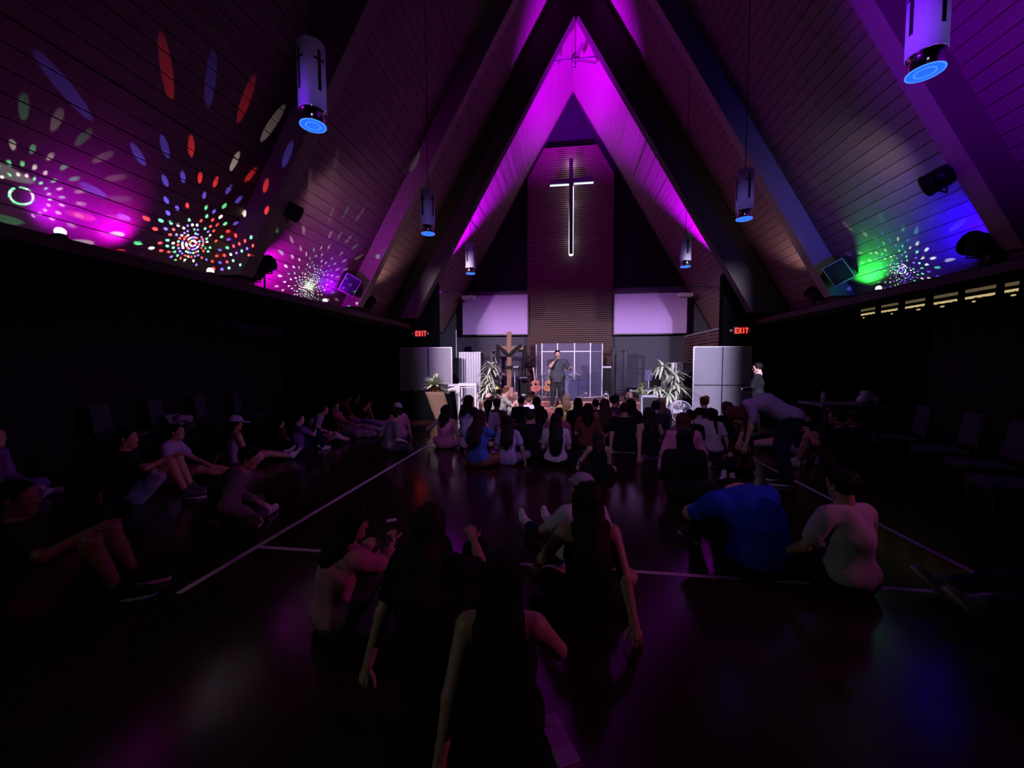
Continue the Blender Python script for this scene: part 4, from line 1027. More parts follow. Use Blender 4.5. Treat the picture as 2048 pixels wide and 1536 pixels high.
def nets(D, lo, h):
    s = D < 0
    c = s[:-1, :-1, :-1]
    cnt = np.zeros(c.shape, int)
    for i in (0, 1):
        for j in (0, 1):
            for k in (0, 1):
                cnt += s[i:i+c.shape[0], j:j+c.shape[1], k:k+c.shape[2]]
    act = (cnt > 0) & (cnt < 8)
    idx = np.full(c.shape, -1, int); ii = np.argwhere(act); idx[act] = np.arange(len(ii))
    acc = np.zeros((len(ii), 3)); w = np.zeros(len(ii))
    corners = [(0,0,0),(1,0,0),(0,1,0),(1,1,0),(0,0,1),(1,0,1),(0,1,1),(1,1,1)]
    for a in corners:
        for axis in range(3):
            if a[axis]: continue
            b = list(a); b[axis] = 1
            pa, pb = ii+np.array(a), ii+np.array(b)
            da, db = D[tuple(pa.T)], D[tuple(pb.T)]
            m = (da < 0) != (db < 0)
            t = np.where(m, da/np.where(m, da-db, 1), 0)
            q = pa.astype(float); q[:, axis] += t
            acc[m] += q[m]; w[m] += 1
    v = acc/np.maximum(w, 1)[:, None]*h+lo
    quads = []
    for axis in range(3):
        u1, u2 = [(1, 2), (2, 0), (0, 1)][axis]
        sl0 = [slice(1, -1)]*3; sl0[axis] = slice(0, -1); sl1 = [slice(1, -1)]*3; sl1[axis] = slice(1, None)
        A, B = s[tuple(sl0)], s[tuple(sl1)]
        e = np.argwhere(A != B)
        if not len(e): continue
        inside = A[tuple(e.T)]
        off = np.ones(3, int); off[axis] = 0
        p = e+off
        def cell(d1, d2):
            q = p.copy(); q[:, u1] -= d1; q[:, u2] -= d2
            return idx[tuple(q.T)]
        Q = np.stack([cell(1, 1), cell(0, 1), cell(0, 0), cell(1, 0)], 1)
        Q[~inside] = Q[~inside][:, ::-1]
        quads.append(Q)
    return v, np.concatenate(quads) if quads else np.zeros((0, 4), int)

def np_mesh(name, parts, mats):
    """parts: list of (verts, quads or list of faces, material index)"""
    vs = np.concatenate([p[0] for p in parts]); me = bpy.data.meshes.new(name)
    nq = sum(len(p[1]) for p in parts); Q = np.empty((nq, 4), np.int32); mi = np.empty(nq, np.int32); o = 0; r = 0
    for v, q, m in parts:
        Q[r:r+len(q)] = np.asarray(q)+o; mi[r:r+len(q)] = m; o += len(v); r += len(q)
    me.vertices.add(len(vs)); me.vertices.foreach_set('co', vs.astype(np.float32).ravel())
    me.loops.add(nq*4); me.loops.foreach_set('vertex_index', Q.ravel())
    me.polygons.add(nq); me.polygons.foreach_set('loop_start', np.arange(0, nq*4, 4, dtype=np.int32))
    me.polygons.foreach_set('material_index', mi); me.polygons.foreach_set('use_smooth', np.ones(nq, bool))
    for m in mats: me.materials.append(m)
    me.update(calc_edges=True); me.validate()
    return me

def tube_np(pts, rs, n=6):
    pts = [np.asarray(p, float) for p in pts]; vs = []; up = None
    for i, p in enumerate(pts):
        d = pts[min(i+1, len(pts)-1)]-pts[max(i-1, 0)]; d = d/np.linalg.norm(d)
        if up is None: up = V(0, 0, 1) if abs(d[2]) < .9 else V(0, 1, 0)
        a = np.cross(d, up); a /= np.linalg.norm(a); up = np.cross(a, d)
        for k in range(n):
            t = 2*math.pi*k/n; vs.append(p+(a*math.cos(t)+up*math.sin(t))*rs[i])
    f = [(i*n+k, i*n+(k+1) % n, (i+1)*n+(k+1) % n, (i+1)*n+k) for i in range(len(pts)-1) for k in range(n)]
    e = (len(pts)-1)*n
    tip = pts[-1]+(pts[-1]-pts[-2])/np.linalg.norm(pts[-1]-pts[-2])*rs[-1]*.8
    vs.append(tip); t = len(vs)-1
    f += [(e+k, e+(k+1) % n, t, t) for k in range(0, n)]
    f = [q if q[2] != q[3] else q for q in f]
    return np.array(vs), f
def ball_np(c, r, n=8, sc=(1, 1, 1)):
    vs = []; m = n//2+1
    for i in range(m+1):
        a = -math.pi/2+math.pi*i/m*.999+.001
        for k in range(n):
            t = 2*math.pi*k/n; vs.append((c[0]+r*sc[0]*math.cos(a)*math.cos(t), c[1]+r*sc[1]*math.cos(a)*math.sin(t), c[2]+r*sc[2]*math.sin(a)))
    return np.array(vs), [(i*n+k, i*n+(k+1) % n, (i+1)*n+(k+1) % n, (i+1)*n+k) for i in range(m) for k in range(n)]

# head template, facing +Y, origin between the ears
def head_field(beard=False):
    f = Field()
    f.cap((0, -.022, .036), (0, .012, .036), .083, .078, .02, ((1, 0, 0), 1.10))
    f.cap((0, .028, .01), (0, .042, -.062), .060, .046, .03)
    f.cap((-.028, .0, -.055), (0, .058, -.088), .038, .026, .02); f.cap((.028, .0, -.055), (0, .058, -.088), .038, .026, .02)
    f.cap((-.034, .066, .030), (.034, .066, .030), .020, .020, .02)
    f.cap((0, .082, .018), (0, .100, -.020), .009, .015, .012)
    f.cap((-.011, .092, -.024), (.011, .092, -.024), .009, .009, .008)
    f.cap((-.020, .078, -.050), (.020, .078, -.050), .010, .010, .008)
    f.cap((-.018, .074, -.062), (.018, .074, -.062), .010, .010, .008)
    for s in (-1, 1):
        f.cap((s*.079, -.012, .012), (s*.080, -.006, -.026), .017, .011, .008, ((1, 0, 0), 2.0))
        f.cap((s*.038, .055, -.015), (s*.042, .04, -.03), .022, .02, .02)
    f.cap((0, -.030, -.05), (0, -.040, -.15), .052, .058, .03)
    for s in (-1, 1): f.cap((s*.031, .100, .010), (s*.031, .100, .010), .017, .017, sub=True)
    return f
HEAD = head_field().mesh(.0105)
EYES = [ball_np((s*.031, .077, .009), .0125, 8) for s in (-1, 1)]
PUPIL = [ball_np((s*.031, .0872, .009), .0055, 6, (1, .6, 1)) for s in (-1, 1)]
def shoe_field():
    f = Field()
    f.cap((0, -.03, .045), (0, .15, .030), .042, .036, .03, ((1, 0, 0), 1.15)); f.cap((0, -.045, .05), (0, -.03, .105), .042, .046, .03)
    f.cap((0, .04, .05), (0, -.02, .085), .038, .042, .03)
    f.clip((0, 0, .016), (0, 0, -1)); return f
SHOE = shoe_field().mesh(.013)
def sole_np():
    out = []; n = 20
    for z in (.0, .024):
        for k in range(n):
            t = 2*math.pi*k/n; y = .055+.135*math.sin(t); w = .045*(1+.12*math.sin(t)-.15*math.cos(2*t)*(-1 if abs(math.sin(t)) < .3 else 0))
            out.append((w*math.cos(t), y, z))
    f = [(k, (k+1) % n, n+(k+1) % n, n+k) for k in range(n)]
    f += [(0, n-1-i, n-2-i, 0+i+1) for i in range(n//2-1)]
    f += [(n, n+1+i, n+2+i if n+2+i < 2*n else n, 2*n-1-i) for i in range(n//2-1)]
    return np.array(out), f
SOLE = sole_np()
SHOE_ME = {}
def shoe_mesh(kind, m):
    k = (kind, m.name)
    if k not in SHOE_ME: SHOE_ME[k] = np_mesh(kind, [(*SHOE, 0)], [m])
    return SHOE_ME[k]
SOLE_ME = {}
def sole_mesh(m):
    if m.name not in SOLE_ME: SOLE_ME[m.name] = np_mesh('sole', [(*SOLE, 0)], [m])
    return SOLE_ME[m.name]

def cloth(name, col): return mat('cloth_'+name, col, 0.85, noise=.25, scale=14, bump=.25, spec=.2)
SKIN = {'light': mat('skin_light', (.56, .33, .26), .5, noise=.1, scale=10), 'tan': mat('skin_tan', (.42, .22, .15), .5, noise=.1, scale=10), 'dark': mat('skin_dark', (.16, .08, .055), .5, noise=.1, scale=10)}
M_EYE = mat('eye_white', (.75, .72, .7), .25); M_PUP = mat('eye_dark', (.01, .008, .008), .2)
def hairm(name, c): return mat('hair_'+name, tuple(x*.6 for x in c), .6, spec=.15, noise=.5, scale=30, bump=.4, stretch=(3, 3, .3))
HAIR = {'black': hairm('black', (.008, .007, .008)), 'dark': hairm('dark_brown', (.020, .011, .009)), 'brown': hairm('brown', (.055, .026, .018)), 'lightbrown': hairm('light_brown', (.14, .07, .045)),
        'blond': hairm('blond', (.27, .15, .09)), 'red': hairm('auburn', (.20, .055, .03)), 'pink': hairm('pinkish_blond', (.50, .24, .22))}
COLS = {'black': (.008, .008, .010), 'charcoal': (.03, .03, .035), 'white': (.62, .58, .64), 'lavender': (.42, .33, .55), 'pink': (.75, .26, .46), 'rose': (.48, .12, .18), 'purple': (.20, .09, .34), 'blue': (.05, .12, .42), 'royal': (.012, .07, .65),
        'navy': (.012, .018, .05), 'lightblue': (.26, .33, .58), 'grey': (.22, .21, .25), 'darkgrey': (.07, .07, .085), 'olive': (.06, .055, .03), 'brown': (.10, .045, .03), 'rust': (.22, .07, .04), 'yellow': (.55, .42, .20), 'red': (.34, .03, .04), 'maroon': (.09, .015, .02), 'camo': (.30, .30, .27), 'denim': (.05, .07, .16), 'tan': (.40, .28, .20), 'palepink': (.72, .46, .48), 'rosepink': (.66, .24, .36)}
def C_(n): return cloth(n, COLS[n])

def ik(a, b, l1, l2, pole):
    a, b = np.asarray(a, float), np.asarray(b, float); d = b-a; L = np.linalg.norm(d)
    mx = (l1+l2)*.995
    if L > mx: b = a+d/L*mx; d = b-a; L = mx
    u = d/L; x = (l1*l1-l2*l2+L*L)/(2*L); hgt = math.sqrt(max(l1*l1-x*x, 0))
    p = np.asarray(pole, float); p = p-u*(p@u); n = np.linalg.norm(p); p = p/n if n > 1e-6 else V(0, 0, 1)
    return a+u*x+p*hgt, b
def nrm(v): v = np.asarray(v, float); return v/np.linalg.norm(v)
def rot_to(yaxis, up):
    y = nrm(yaxis); x = np.cross(y, up); x = nrm(x) if np.linalg.norm(x) > 1e-5 else V(1, 0, 0); z = np.cross(x, y)
    return np.stack([x, y, z], 1)

def hand_np(w, d, palm_n, side, curl=.5, s=1.0):
    """five separate fingers growing from a palm; w wrist, d direction, palm_n direction the palm faces"""
    y = nrm(d); n = nrm(palm_n-y*(np.asarray(palm_n)@y)); x = np.cross(y, n)*side
    parts = []
    base = [(-.033, .072, .030), (-.011, .082, .034), (.011, .080, .032), (.032, .070, .026)]
    for bx, by, L in base:
        p = w+(x*bx+y*by)*s; dirn = y.copy(); pts = [p-y*.02*s, p]
        for j in range(3):
            c = curl*(.55+.35*j); dirn = nrm(dirn*math.cos(c)+n*math.sin(c)); p = p+dirn*L*(1-.18*j)*s; pts.append(p)
        parts.append((*tube_np(pts, [.0095*s, .0095*s, .009*s, .008*s, .0065*s]), 0))
    p = w+(x*-.030+y*.022)*s; dirn = nrm(y*.6-x*.7+n*.35); pts = [p, p+dirn*.035*s]; d2 = nrm(dirn+y*.6); pts += [pts[-1]+d2*.028*s, pts[-1]+d2*.028*s+nrm(d2+y*.4)*.022*s]
    parts.append((*tube_np(pts, [.013*s, .0115*s, .010*s, .0075*s]), 0))
    return parts

PEOPLE = []
def person(lab, loc, face, S=.86, pose='cross', skin='light', hair=('long', 'dark', .45), top=('tee', 'black'), legs=('long', 'navy'), feet=('shoe', 'white'), lean=0.0, hunch=.25,
           head=(0, 0, 0), arms=('lap', 'lap'), h=.02, knees=None, ankles=None, cap=None, cat='person', roll=0.0, z0=0.0, chest=None, neckb=None, headc=None, hips=None, wrist=None, eyes=False, beard=False, wide=1.0, toes=None, group=None, seed=None):
    s = S/.86 if pose in ('cross', 'knees', 'ext', 'side', 'kneel', 'lie', 'free') else S/1.72
    rg = random.Random(seed if seed is not None else len(PEOPLE)*13+5)
    J = {}
    if pose in ('stand',):
        J['pel'] = V(0, 0, .93); kn = {-1: V(-.11, .03, .50), 1: V(.11, .03, .50)}; an = {-1: V(-.13, 0, .09), 1: V(.13, 0, .09)}
    elif pose in ('cross', 'free'):
        J['pel'] = V(0, 0, .115); kn = {-1: V(-.34, .27, .13), 1: V(.34, .27, .12)}; an = {-1: V(.13, .30, .065), 1: V(-.12, .36, .06)}
    elif pose == 'knees':
        J['pel'] = V(0, 0, .115); kn = {-1: V(-.13, .37, .47), 1: V(.13, .37, .47)}; an = {-1: V(-.12, .50, .085), 1: V(.12, .50, .085)}
    elif pose == 'ext':
        J['pel'] = V(0, 0, .115); kn = {-1: V(-.12, .43, .17), 1: V(.12, .43, .19)}; an = {-1: V(-.13, .83, .08), 1: V(.14, .83, .08)}
    elif pose == 'side':
        J['pel'] = V(0, 0, .115); kn = {-1: V(.10, .40, .10), 1: V(.34, .30, .10)}; an = {-1: V(.42, .18, .06), 1: V(.40, -.08, .06)}
    elif pose == 'kneel':
        J['pel'] = V(0, 0, .26); kn = {-1: V(-.14, .36, .08), 1: V(.14, .36, .08)}; an = {-1: V(-.12, -.08, .06), 1: V(.12, -.08, .06)}
    if hips is not None: J['pel'] = V(*hips)
    if knees is not None: kn = {-1: V(*knees[0]), 1: V(*knees[1])}
    if ankles is not None: an = {-1: V(*ankles[0]), 1: V(*ankles[1])}
    p = J['pel']
    up1 = V(math.sin(roll), math.sin(lean), math.cos(lean)); up2 = V(math.sin(roll), math.sin(lean+hunch), math.cos(lean+hunch))
    up1, up2 = nrm(up1), nrm(up2)
    J['waist'] = p+up1*.15; J['chest'] = V(*chest) if chest is not None else p+up1*.30; J['nb'] = V(*neckb) if neckb is not None else J['chest']+up2*.20
    if chest is not None or neckb is not None:
        up2 = nrm(J['nb']-J['chest']); J['waist'] = (p+J['chest'])*.5
    J['hd'] = V(*headc) if headc is not None else J['nb']+nrm(up2+V(0, 0, .8))*.165
    fwd = nrm(np.cross(V(-1, 0, 0)+0*p, up2)) if abs(up2[0]) < .95 else V(0, 1, 0)
    fwd = nrm(np.cross(up2, V(1, 0, 0))); rt = nrm(np.cross(fwd, up2))
    sw = .165*wide
    sh = {q: J['nb']-up2*.045+rt*q*sw for q in (-1, 1)}
    hp = {q: p+V(q*.085, 0, -.01) for q in (-1, 1)}
    if wrist is None: wrist = {}
    el = {}; wr = {}; pn = {}
    for q, a in zip((-1, 1), arms):
        pole = V(q*.6, -.6, -.5); n_ = V(-q*1., 0, -.2)
        if isinstance(a, tuple): t = V(*a[:3]); pole = V(*a[3:6]) if len(a) >= 6 else pole; n_ = V(*a[6:9]) if len(a) >= 9 else n_
        elif a == 'lap': t = V(q*.10, .26, .22); n_ = V(-q*.3, 0, -1)
        elif a == 'knee': t = kn[q]+V(-q*.02, .0, .07); n_ = V(0, 0, -1)
        elif a == 'back': t = p+V(q*.26, -.30, -.06); pole = V(q*.2, -1, 0); n_ = V(0, 0, -1)
        elif a == 'floor': t = V(q*.33, .02, .06); pole = V(q*1., -.4, 0); n_ = V(0, 0, -1)
        elif a == 'wrap': t = (kn[-1]+kn[1])/2+V(q*.05, .10, -.12); pole = V(q, -.1, -.3)
        elif a == 'face': t = J['hd']+fwd*.11+V(q*.05, .0, -.09); pole = V(q*.7, .3, -1); n_ = -fwd
        elif a == 'down': t = sh[q]+V(q*.08, .03, -.52); pole = V(q*.3, -1, 0)
        el[q], wr[q] = ik(sh[q], t, .275, .245, pole); pn[q] = n_
    hm = {'yaw': head[0], 'pitch': head[1], 'tilt': head[2] if len(head) > 2 else 0}
    Rh = (Matrix.Rotation(hm['yaw'], 3, 'Z') @ Matrix.Rotation(hm['tilt'], 3, 'Y') @ Matrix.Rotation(hm['pitch'], 3, 'X'))
    Rh = np.array(Rh); hc = J['hd']
    # ---- body
    F = Field(); W = wide
    F.cap(p+V(-.07, -.01, 0), p+V(.07, -.01, 0), .118*W, k=.06); F.cap(p, J['waist'], .115*W, .112*W, .06, ((0, 1, 0), 1.12))
    F.cap(J['waist'], J['chest'], .112*W, .132*W, .06, (fwd, 1.2)); F.cap(J['chest'], J['nb']-up2*.06, .132*W, .105*W, .06, (fwd, 1.2))
    F.cap(sh[-1]+rt*.03, sh[1]-rt*.03, .062*W, k=.06); F.cap(J['nb']-up2*.03, hc+Rh@V(0, -.035, -.07), .056, .052, .04)
    for q in (-1, 1):
        F.cap(hp[q], kn[q], .092*W, .058*W, .05); F.cap(kn[q], an[q], .056*W, .038, .03)
        m_ = kn[q]*.68+an[q]*.32; F.cap(m_+V(0, -.015, 0), m_*.7+an[q]*.3+V(0, -.01, 0), .050*W, .042, .03)
        F.cap(sh[q], el[q], .052*W, .040*W, .03); F.cap(el[q], wr[q], .040*W, .027, .02)
        d = nrm(wr[q]-el[q]); F.cap(wr[q], wr[q]+d*.072, .030, .036, .02, (nrm(pn[q]-d*(pn[q]@d)), 1.9))
    parts = [(*F.mesh(h/s), 0)]
    hv = HEAD[0]@Rh.T+hc; parts.append((hv, HEAD[1], 0))
    if eyes:
        for v, f in EYES: parts.append((v@Rh.T+hc, f, 1))
        for v, f in PUPIL: parts.append((v@Rh.T+hc, f, 2))
    for q in (-1, 1):
        d = nrm(wr[q]-el[q]); parts += hand_np(wr[q], d, pn[q], q, curl=.35 if arms[0] not in ('wrap',) else .6)
    def clean(prs):
        out = []
        for v, f, m in prs: out.append((v*s, f, m))
        return out
    body = bpy.data.objects.new('person', np_mesh('person', clean(parts), [SKIN[skin], M_EYE, M_PUP])); COL.objects.link(body)
    body.location = (loc[0], loc[1], z0); body.rotation_euler = (0, 0, face)
    tag(body, lab, cat, group); body_parts = body
    def child(name, prs, m, label=None):
        o = bpy.data.objects.new(name, np_mesh(name, clean(prs), [m])); COL.objects.link(o); o.parent = body
        if label: o['label'] = label
        return o
    ph = rg.uniform(0, 6)
    fold = lambda X, Y, Z: .0035*(np.sin(X*31+Z*17+ph)+np.sin(Y*27-Z*23+ph*2)+np.sin((X+Y)*41+ph))
    # ---- top
    kind, col = top[0], top[1]
    if kind != 'none':
        F = Field(); e = .016 if kind != 'hoodie' else .032; F.fold = fold
        F.cap(p+V(-.07, -.01, .02), p+V(.07, -.01, .02), .120*W+e, k=.06); F.cap(p, J['waist'], .117*W+e, .114*W+e, .06, ((0, 1, 0), 1.1))
        F.cap(J['waist'], J['chest'], .114*W+e, .134*W+e, .06, (fwd, 1.18)); F.cap(J['chest'], J['nb']-up2*.055, .134*W+e, .105*W+e, .06, (fwd, 1.18))
        if kind != 'tank': F.cap(sh[-1]+rt*.03, sh[1]-rt*.03, .062*W+e, k=.06)
        else:
            for q in (-1, 1): F.cap(J['nb']-up2*.05+rt*q*.08, J['chest']+rt*q*.08, .05+e, k=.04)
        F.clip(J['nb']+up2*(.035 if kind != 'tank' else .0), up2)
        fr = {'tee': .62, 'tank': 0, 'long': 2, 'hoodie': 2, 'dress': .3}[kind]
        for q in (-1, 1):
            if fr <= 0: continue
            if fr < 1: F.cap(sh[q], sh[q]*(1-fr)+el[q]*fr, .056*W+e, .052*W+e, .03)
            else: F.cap(sh[q], el[q], .054*W+e, .044*W+e, .03); F.cap(el[q], el[q]*.08+wr[q]*.92, .044*W+e, .030+e*.7, .02)
        if kind == 'hoodie':
            F.cap(J['nb']+fwd*-.06+rt*-.05, J['nb']-fwd*.06+rt*.05, .062, k=.03)
        if pose == 'stand' and hips is None: F.cap(p, p-V(0, 0, .15), .128*W+e, .132*W+e, .05)
        hemz = p[2]-.045
        if pose not in ('lie', 'bend', 'free'): F.clip(V(0, 0, hemz if pose != 'stand' else p[2]-.17), (0, 0, -1))
        shirt = child({'tee': 't_shirt', 'tank': 'tank_top', 'long': 'long_sleeved_top', 'hoodie': 'hoodie', 'dress': 'dress'}[kind], [(*F.mesh(h/s), 0)], C_(col))
    # ---- legs
    kind, col = legs
    F = Field(); F.fold = fold; e = .014
    F.cap(p+V(-.07, -.01, -.01), p+V(.07, -.01, -.01), .118*W+e, k=.06)
    for q in (-1, 1):
        if kind == 'long': F.cap(hp[q], kn[q], .094*W+e, .062*W+e, .05); F.cap(kn[q], kn[q]*.06+an[q]*.94, .062*W+e, .046+e, .03)
        else: F.cap(hp[q], hp[q]*.35+kn[q]*.65, .096*W+e, .082*W+e, .05)
    child('trousers' if kind == 'long' else 'shorts', [(*F.mesh(h/s), 0)], C_(col))
    # ---- feet
    for i, q in enumerate((-1, 1)):
        sh_d = nrm(an[q]-kn[q])
        if toes is not None: td = V(*toes[i])
        elif abs(sh_d[2]) > .6: td = nrm(V(sh_d[0]*.2, 1, 0))
        else: td = nrm(V(0, 0, 1)*.75+nrm(V(sh_d[0], sh_d[1], 0))*.75) if pose in ('ext',) else nrm(V(sh_d[0], sh_d[1], -.1)*.8+V(0, .35, .15))
        ank_up = -sh_d if abs(td@sh_d) < .9 else V(0, 0, 1)
        R = rot_to(td, ank_up)
        M = Matrix([[*(R[0]*s), 0], [*(R[1]*s), 0], [*(R[2]*s), 0], [0, 0, 0, 1]])
        base = (an[q]-R@V(0, -.035, .085))*s
        mz = (np.concatenate([SHOE[0], SOLE[0]])*s@R.T)[:, 2].min()+base[2]
        if mz+z0 < 0.004: base = base+V(0, 0, .004-mz-z0)
        M.translation = Vector(base)
        o = link_copy(shoe_mesh(feet[0], C_(feet[1])), feet[0], body, M)
        if feet[0] == 'shoe': link_copy(sole_mesh(mat('shoe_sole', (.5, .48, .5), .7)), 'sole', o, Matrix())
    # ---- hair
    if hair[0] != 'none':
        F = Field(); sty, hcol = hair[0], hair[1]; ln = hair[2] if len(hair) > 2 else .3
        T = lambda v: Rh@V(*v)+hc
        e = .018 if sty != 'short' else .013
        F.cap(T((0, -.026, .040)), T((0, .004, .044)), .085+e, .078+e, .03, (Rh@V(1, 0, 0), 1.08))
        cuts = [(T((0, .052, .055)), Rh@V(0, 1, -.55))]
        back = -fwd
        if sty in ('long', 'pony', 'bun'):
            F.cap(T((0, -.045, .01)), T((0, -.055, -.06)), .080, .062, .04)
        if sty == 'long':
            nx = hc+Rh@V(0, -.06, -.07)
            for q in (-1, 1): F.cap(T((q*.070, -.01, .03)), T((q*.072, -.02, -.10)), .032, .032, .03)
            a = nx; L = ln; end = None
            pts = [a]; cur = a.copy(); target1 = J['nb']+back*.115; 
            seg = [target1, J['chest']+back*.175*W+up2*.02, J['waist']+back*.15*W, p+back*.15*W]
            rem = L; prev = a
            ws = [.098, .112, .118, .10, .09]
            for i, t in enumerate(seg):
                d = t-prev; l = np.linalg.norm(d)
                if l > rem: t = prev+d/l*max(rem, .01)
                F.cap(prev, t, ws[i], ws[i+1]*(.55 if l >= rem else 1), .04, (fwd, 2.1)); rem -= l; prev = t
                if rem <= 0: break
        elif sty == 'pony':
            a = T((0, -.125, .03)); t = J['nb']+back*.13
            F.cap(T((0, -.10, .045)), a, .035, .03, .02); F.cap(a, t, .034, .03, .03); F.cap(t, J['chest']+back*(.17*W)+up2*(.16-ln*.5), .03, .018, .02)
        elif sty == 'bun':
            F.cap(T((0, -.09, .10)), T((0, -.09, .11)), .052, .052, .015)
        elif sty == 'curly':
            for i in range(16):
                a1, a2 = rg.uniform(0, 6.28), rg.uniform(.0, 1.4)
                F.cap(*(2*[T((.085*math.cos(a1)*math.sin(a2+.3), -.03+.085*math.sin(a1)*math.sin(a2+.3), .045+.085*math.cos(a2)))]), .034, k=.01)
        elif sty == 'short':
            F.clip(T((0, -.03, -.055)), Rh@V(0, .25, -1)); F.clip(T((0, .02, .02)), Rh@V(0, .6, -1)) if False else None
        F.fold = lambda X, Y, Z: .0045*np.sin((X*fwd[1]*1.0+Y*.6)*150+np.sin(Z*9+ph)*1.5)+.005*np.sin(X*70+ph+np.sin(Z*11+ph))+.004*np.sin(Y*55+Z*6)
        fld = F
        if sty != 'long': fld.clip(*cuts[0]); 
        if sty == 'long':
            # open the face: subtract a capsule in front of it
            F.cap(T((0, .13, -.01)), T((0, .12, -.16)), .088, .10, sub=True)
        child('hair', [(*F.mesh(max(.0125, h*.75)/s), 0)], HAIR[hcol])
    # ---- cap
    if cap:
        F = Field(); T = lambda v: Rh@V(*v)+hc; fl = -1 if cap[1] == 'back' else 1
        F.cap(T((0, -.022, .050)), T((0, .008, .050)), .105, .100, .03); F.clip(T((0, 0, .045)), Rh@V(0, 0, -1))
        o = child('baseball_cap', [(*F.mesh(.013/s), 0)], C_(cap[0]))
        F = Field(); F.cap(T((0, fl*.09, .050)), T((0, fl*.155, .038)), .072, .066, .02, (Rh@V(0, 0, 1), 7.0))
        v, f = F.mesh(.011/s)
        b = bpy.data.objects.new('brim', np_mesh('brim', [(v*s, f, 0)], [C_(cap[0])])); COL.objects.link(b); b.parent = o
    PEOPLE.append(body)
    body['_wr'] = [float(x) for x in (wr[1]*s)]
    del body['_wr']
    return body, {k: v*s for k, v in J.items()}, {q: wr[q]*s for q in wr}, s
# ------------------------------------------------------------------ the people
def P(lab, px, py, Y, face=0.0, **k):
    """a seated person whose head top shows at px, py and who sits Y metres up the hall"""
    q = at(px, py, Y); k.setdefault('S', max(.5, q.z)*1.0)
    k.setdefault('group', 'people sitting on the hall floor')
    lean = k.get('lean', 0.0); off = .62*math.sin(lean+k.get('hunch', .25)*.45)*k['S']/.86
    loc = Vector((q.x, Y, 0))-Vector((-math.sin(face), math.cos(face), 0))*off
    return person(lab, loc, face, **k)
NEAR, MID, FAR = .012, .0172, .02
# foreground
f1 = P('long black-haired girl in a pink and white tee, nearest at left centre', 706, 1020, 2.25, -.55, pose='knees', h=NEAR, hair=('long', 'black', .20), top=('tee', 'rosepink'), legs=('short', 'darkgrey'), arms=('wrap', (.02, .47, .52, .6, 0, -.6, 0, 0, -1)), head=(-.35, -.1, 0), hunch=.45, lean=.05, eyes=True)
_w = f1[2][1]
o = MB().lathe([(.036, -.012), (.036, .012), (.030, .012), (.030, -.012)], 16, Matrix.Translation(Vector(_w)) @ Matrix.Rotation(math.pi/2, 4, 'X'), caps=False).build('wristband', m_white, f1[0]); o['label'] = 'white wristband'
P('brown-haired girl in dark clothes leaning back on her arm, between two neighbours', 858, 1083, 1.98, -.12, pose='knees', h=NEAR, hair=('long', 'brown', .42), top=('tee', 'black'), legs=('long', 'black'), arms=('back', 'knee'), lean=-.22, hunch=.3, S=.80, feet=('shoe', 'black'))
P('black-haired girl in a black sleeveless top at the bottom of the picture', 1003, 1168, 1.58, .10, pose='ext', h=NEAR, hair=('long', 'black', .40), top=('tank', 'black'), legs=('long', 'black'), arms=('back', (.16, .30, .30, .9, -.3, -.6, 0, 0, -1)), lean=-.18, hunch=.25, S=.76, knees=((-.17, .50, .22), (-.02, .50, .20)), ankles=((-.24, .98, .09), (-.08, 1.0, .09)), feet=('shoe', 'white'))
P('girl with waist-long brown hair and black top before the tape crossing', 1176, 1002, 2.50, .08, pose='cross', h=NEAR, hair=('long', 'brown', .66), top=('tank', 'black'), legs=('short', 'black'), arms=('knee', 'back'), lean=-.10, hunch=.25, S=.80)
P('person in a white cap reclining with dark legs stretched out', 1166, 994, 3.0, .50, pose='ext', h=NEAR, hair=('short', 'dark'), top=('tee', 'white'), legs=('long', 'navy'), arms=((-.16, .24, .36, -1, -.3, -.4), 'back'), lean=-.35, hunch=.35, S=.72, cap=('lavender', 'front'))
q = on_floor(1514, 1138)
person('broad hunched person in a royal blue tee on the right', (q.x, q.y, 0), .42, .88, 'knees', h=NEAR, hair=('short', 'black'), top=('tee', 'royal'), legs=('long', 'black'), arms=('wrap', 'wrap'), chest=(0, .04, .36), neckb=(0, .19, .50), headc=(0, .36, .43), wide=1.48, head=(0, -.9, 0), feet=('shoe', 'darkgrey'), group='people sitting on the hall floor')
P('dark-haired person in a pale tee right of the blue-shirted one', 1686, 930, 3.05, .30, pose='cross', h=NEAR, hair=('short', 'black'), top=('tee', 'white'), legs=('long', 'black'), arms=('knee', 'lap'), lean=-.02, hunch=.30, S=.80)
# left group
P('person in a pale grey hoodie hunched beside the left tape line', 500, 930, 3.55, -.95, pose='cross', h=NEAR, hair=('short', 'black'), top=('hoodie', 'grey'), legs=('long', 'darkgrey'), arms=('lap', 'knee'), lean=.12, hunch=.65, S=.78, head=(-.2, -.35, 0), eyes=True)
P('person in black shirt and pale shorts, knees up, leaning on one arm at far left', 252, 903, 3.85, -1.0, pose='knees', h=MID, skin='tan', hair=('short', 'black'), top=('tee', 'black'), legs=('short', 'lavender'), arms=((-.05, -.38, .06, 0, -1, 0, 0, 0, -1), 'knee'), lean=-.28, hunch=.35, S=.82, feet=('shoe', 'darkgrey'), eyes=True)
P('person in a loose lavender tee with crossed pale-soled feet stretched right', 352, 873, 4.65, -1.12, pose='ext', h=MID, skin='tan', hair=('short', 'black'), top=('tee', 'lavender'), legs=('short', 'maroon'), arms=('knee', 'lap'), lean=-.05, hunch=.5, S=.76)
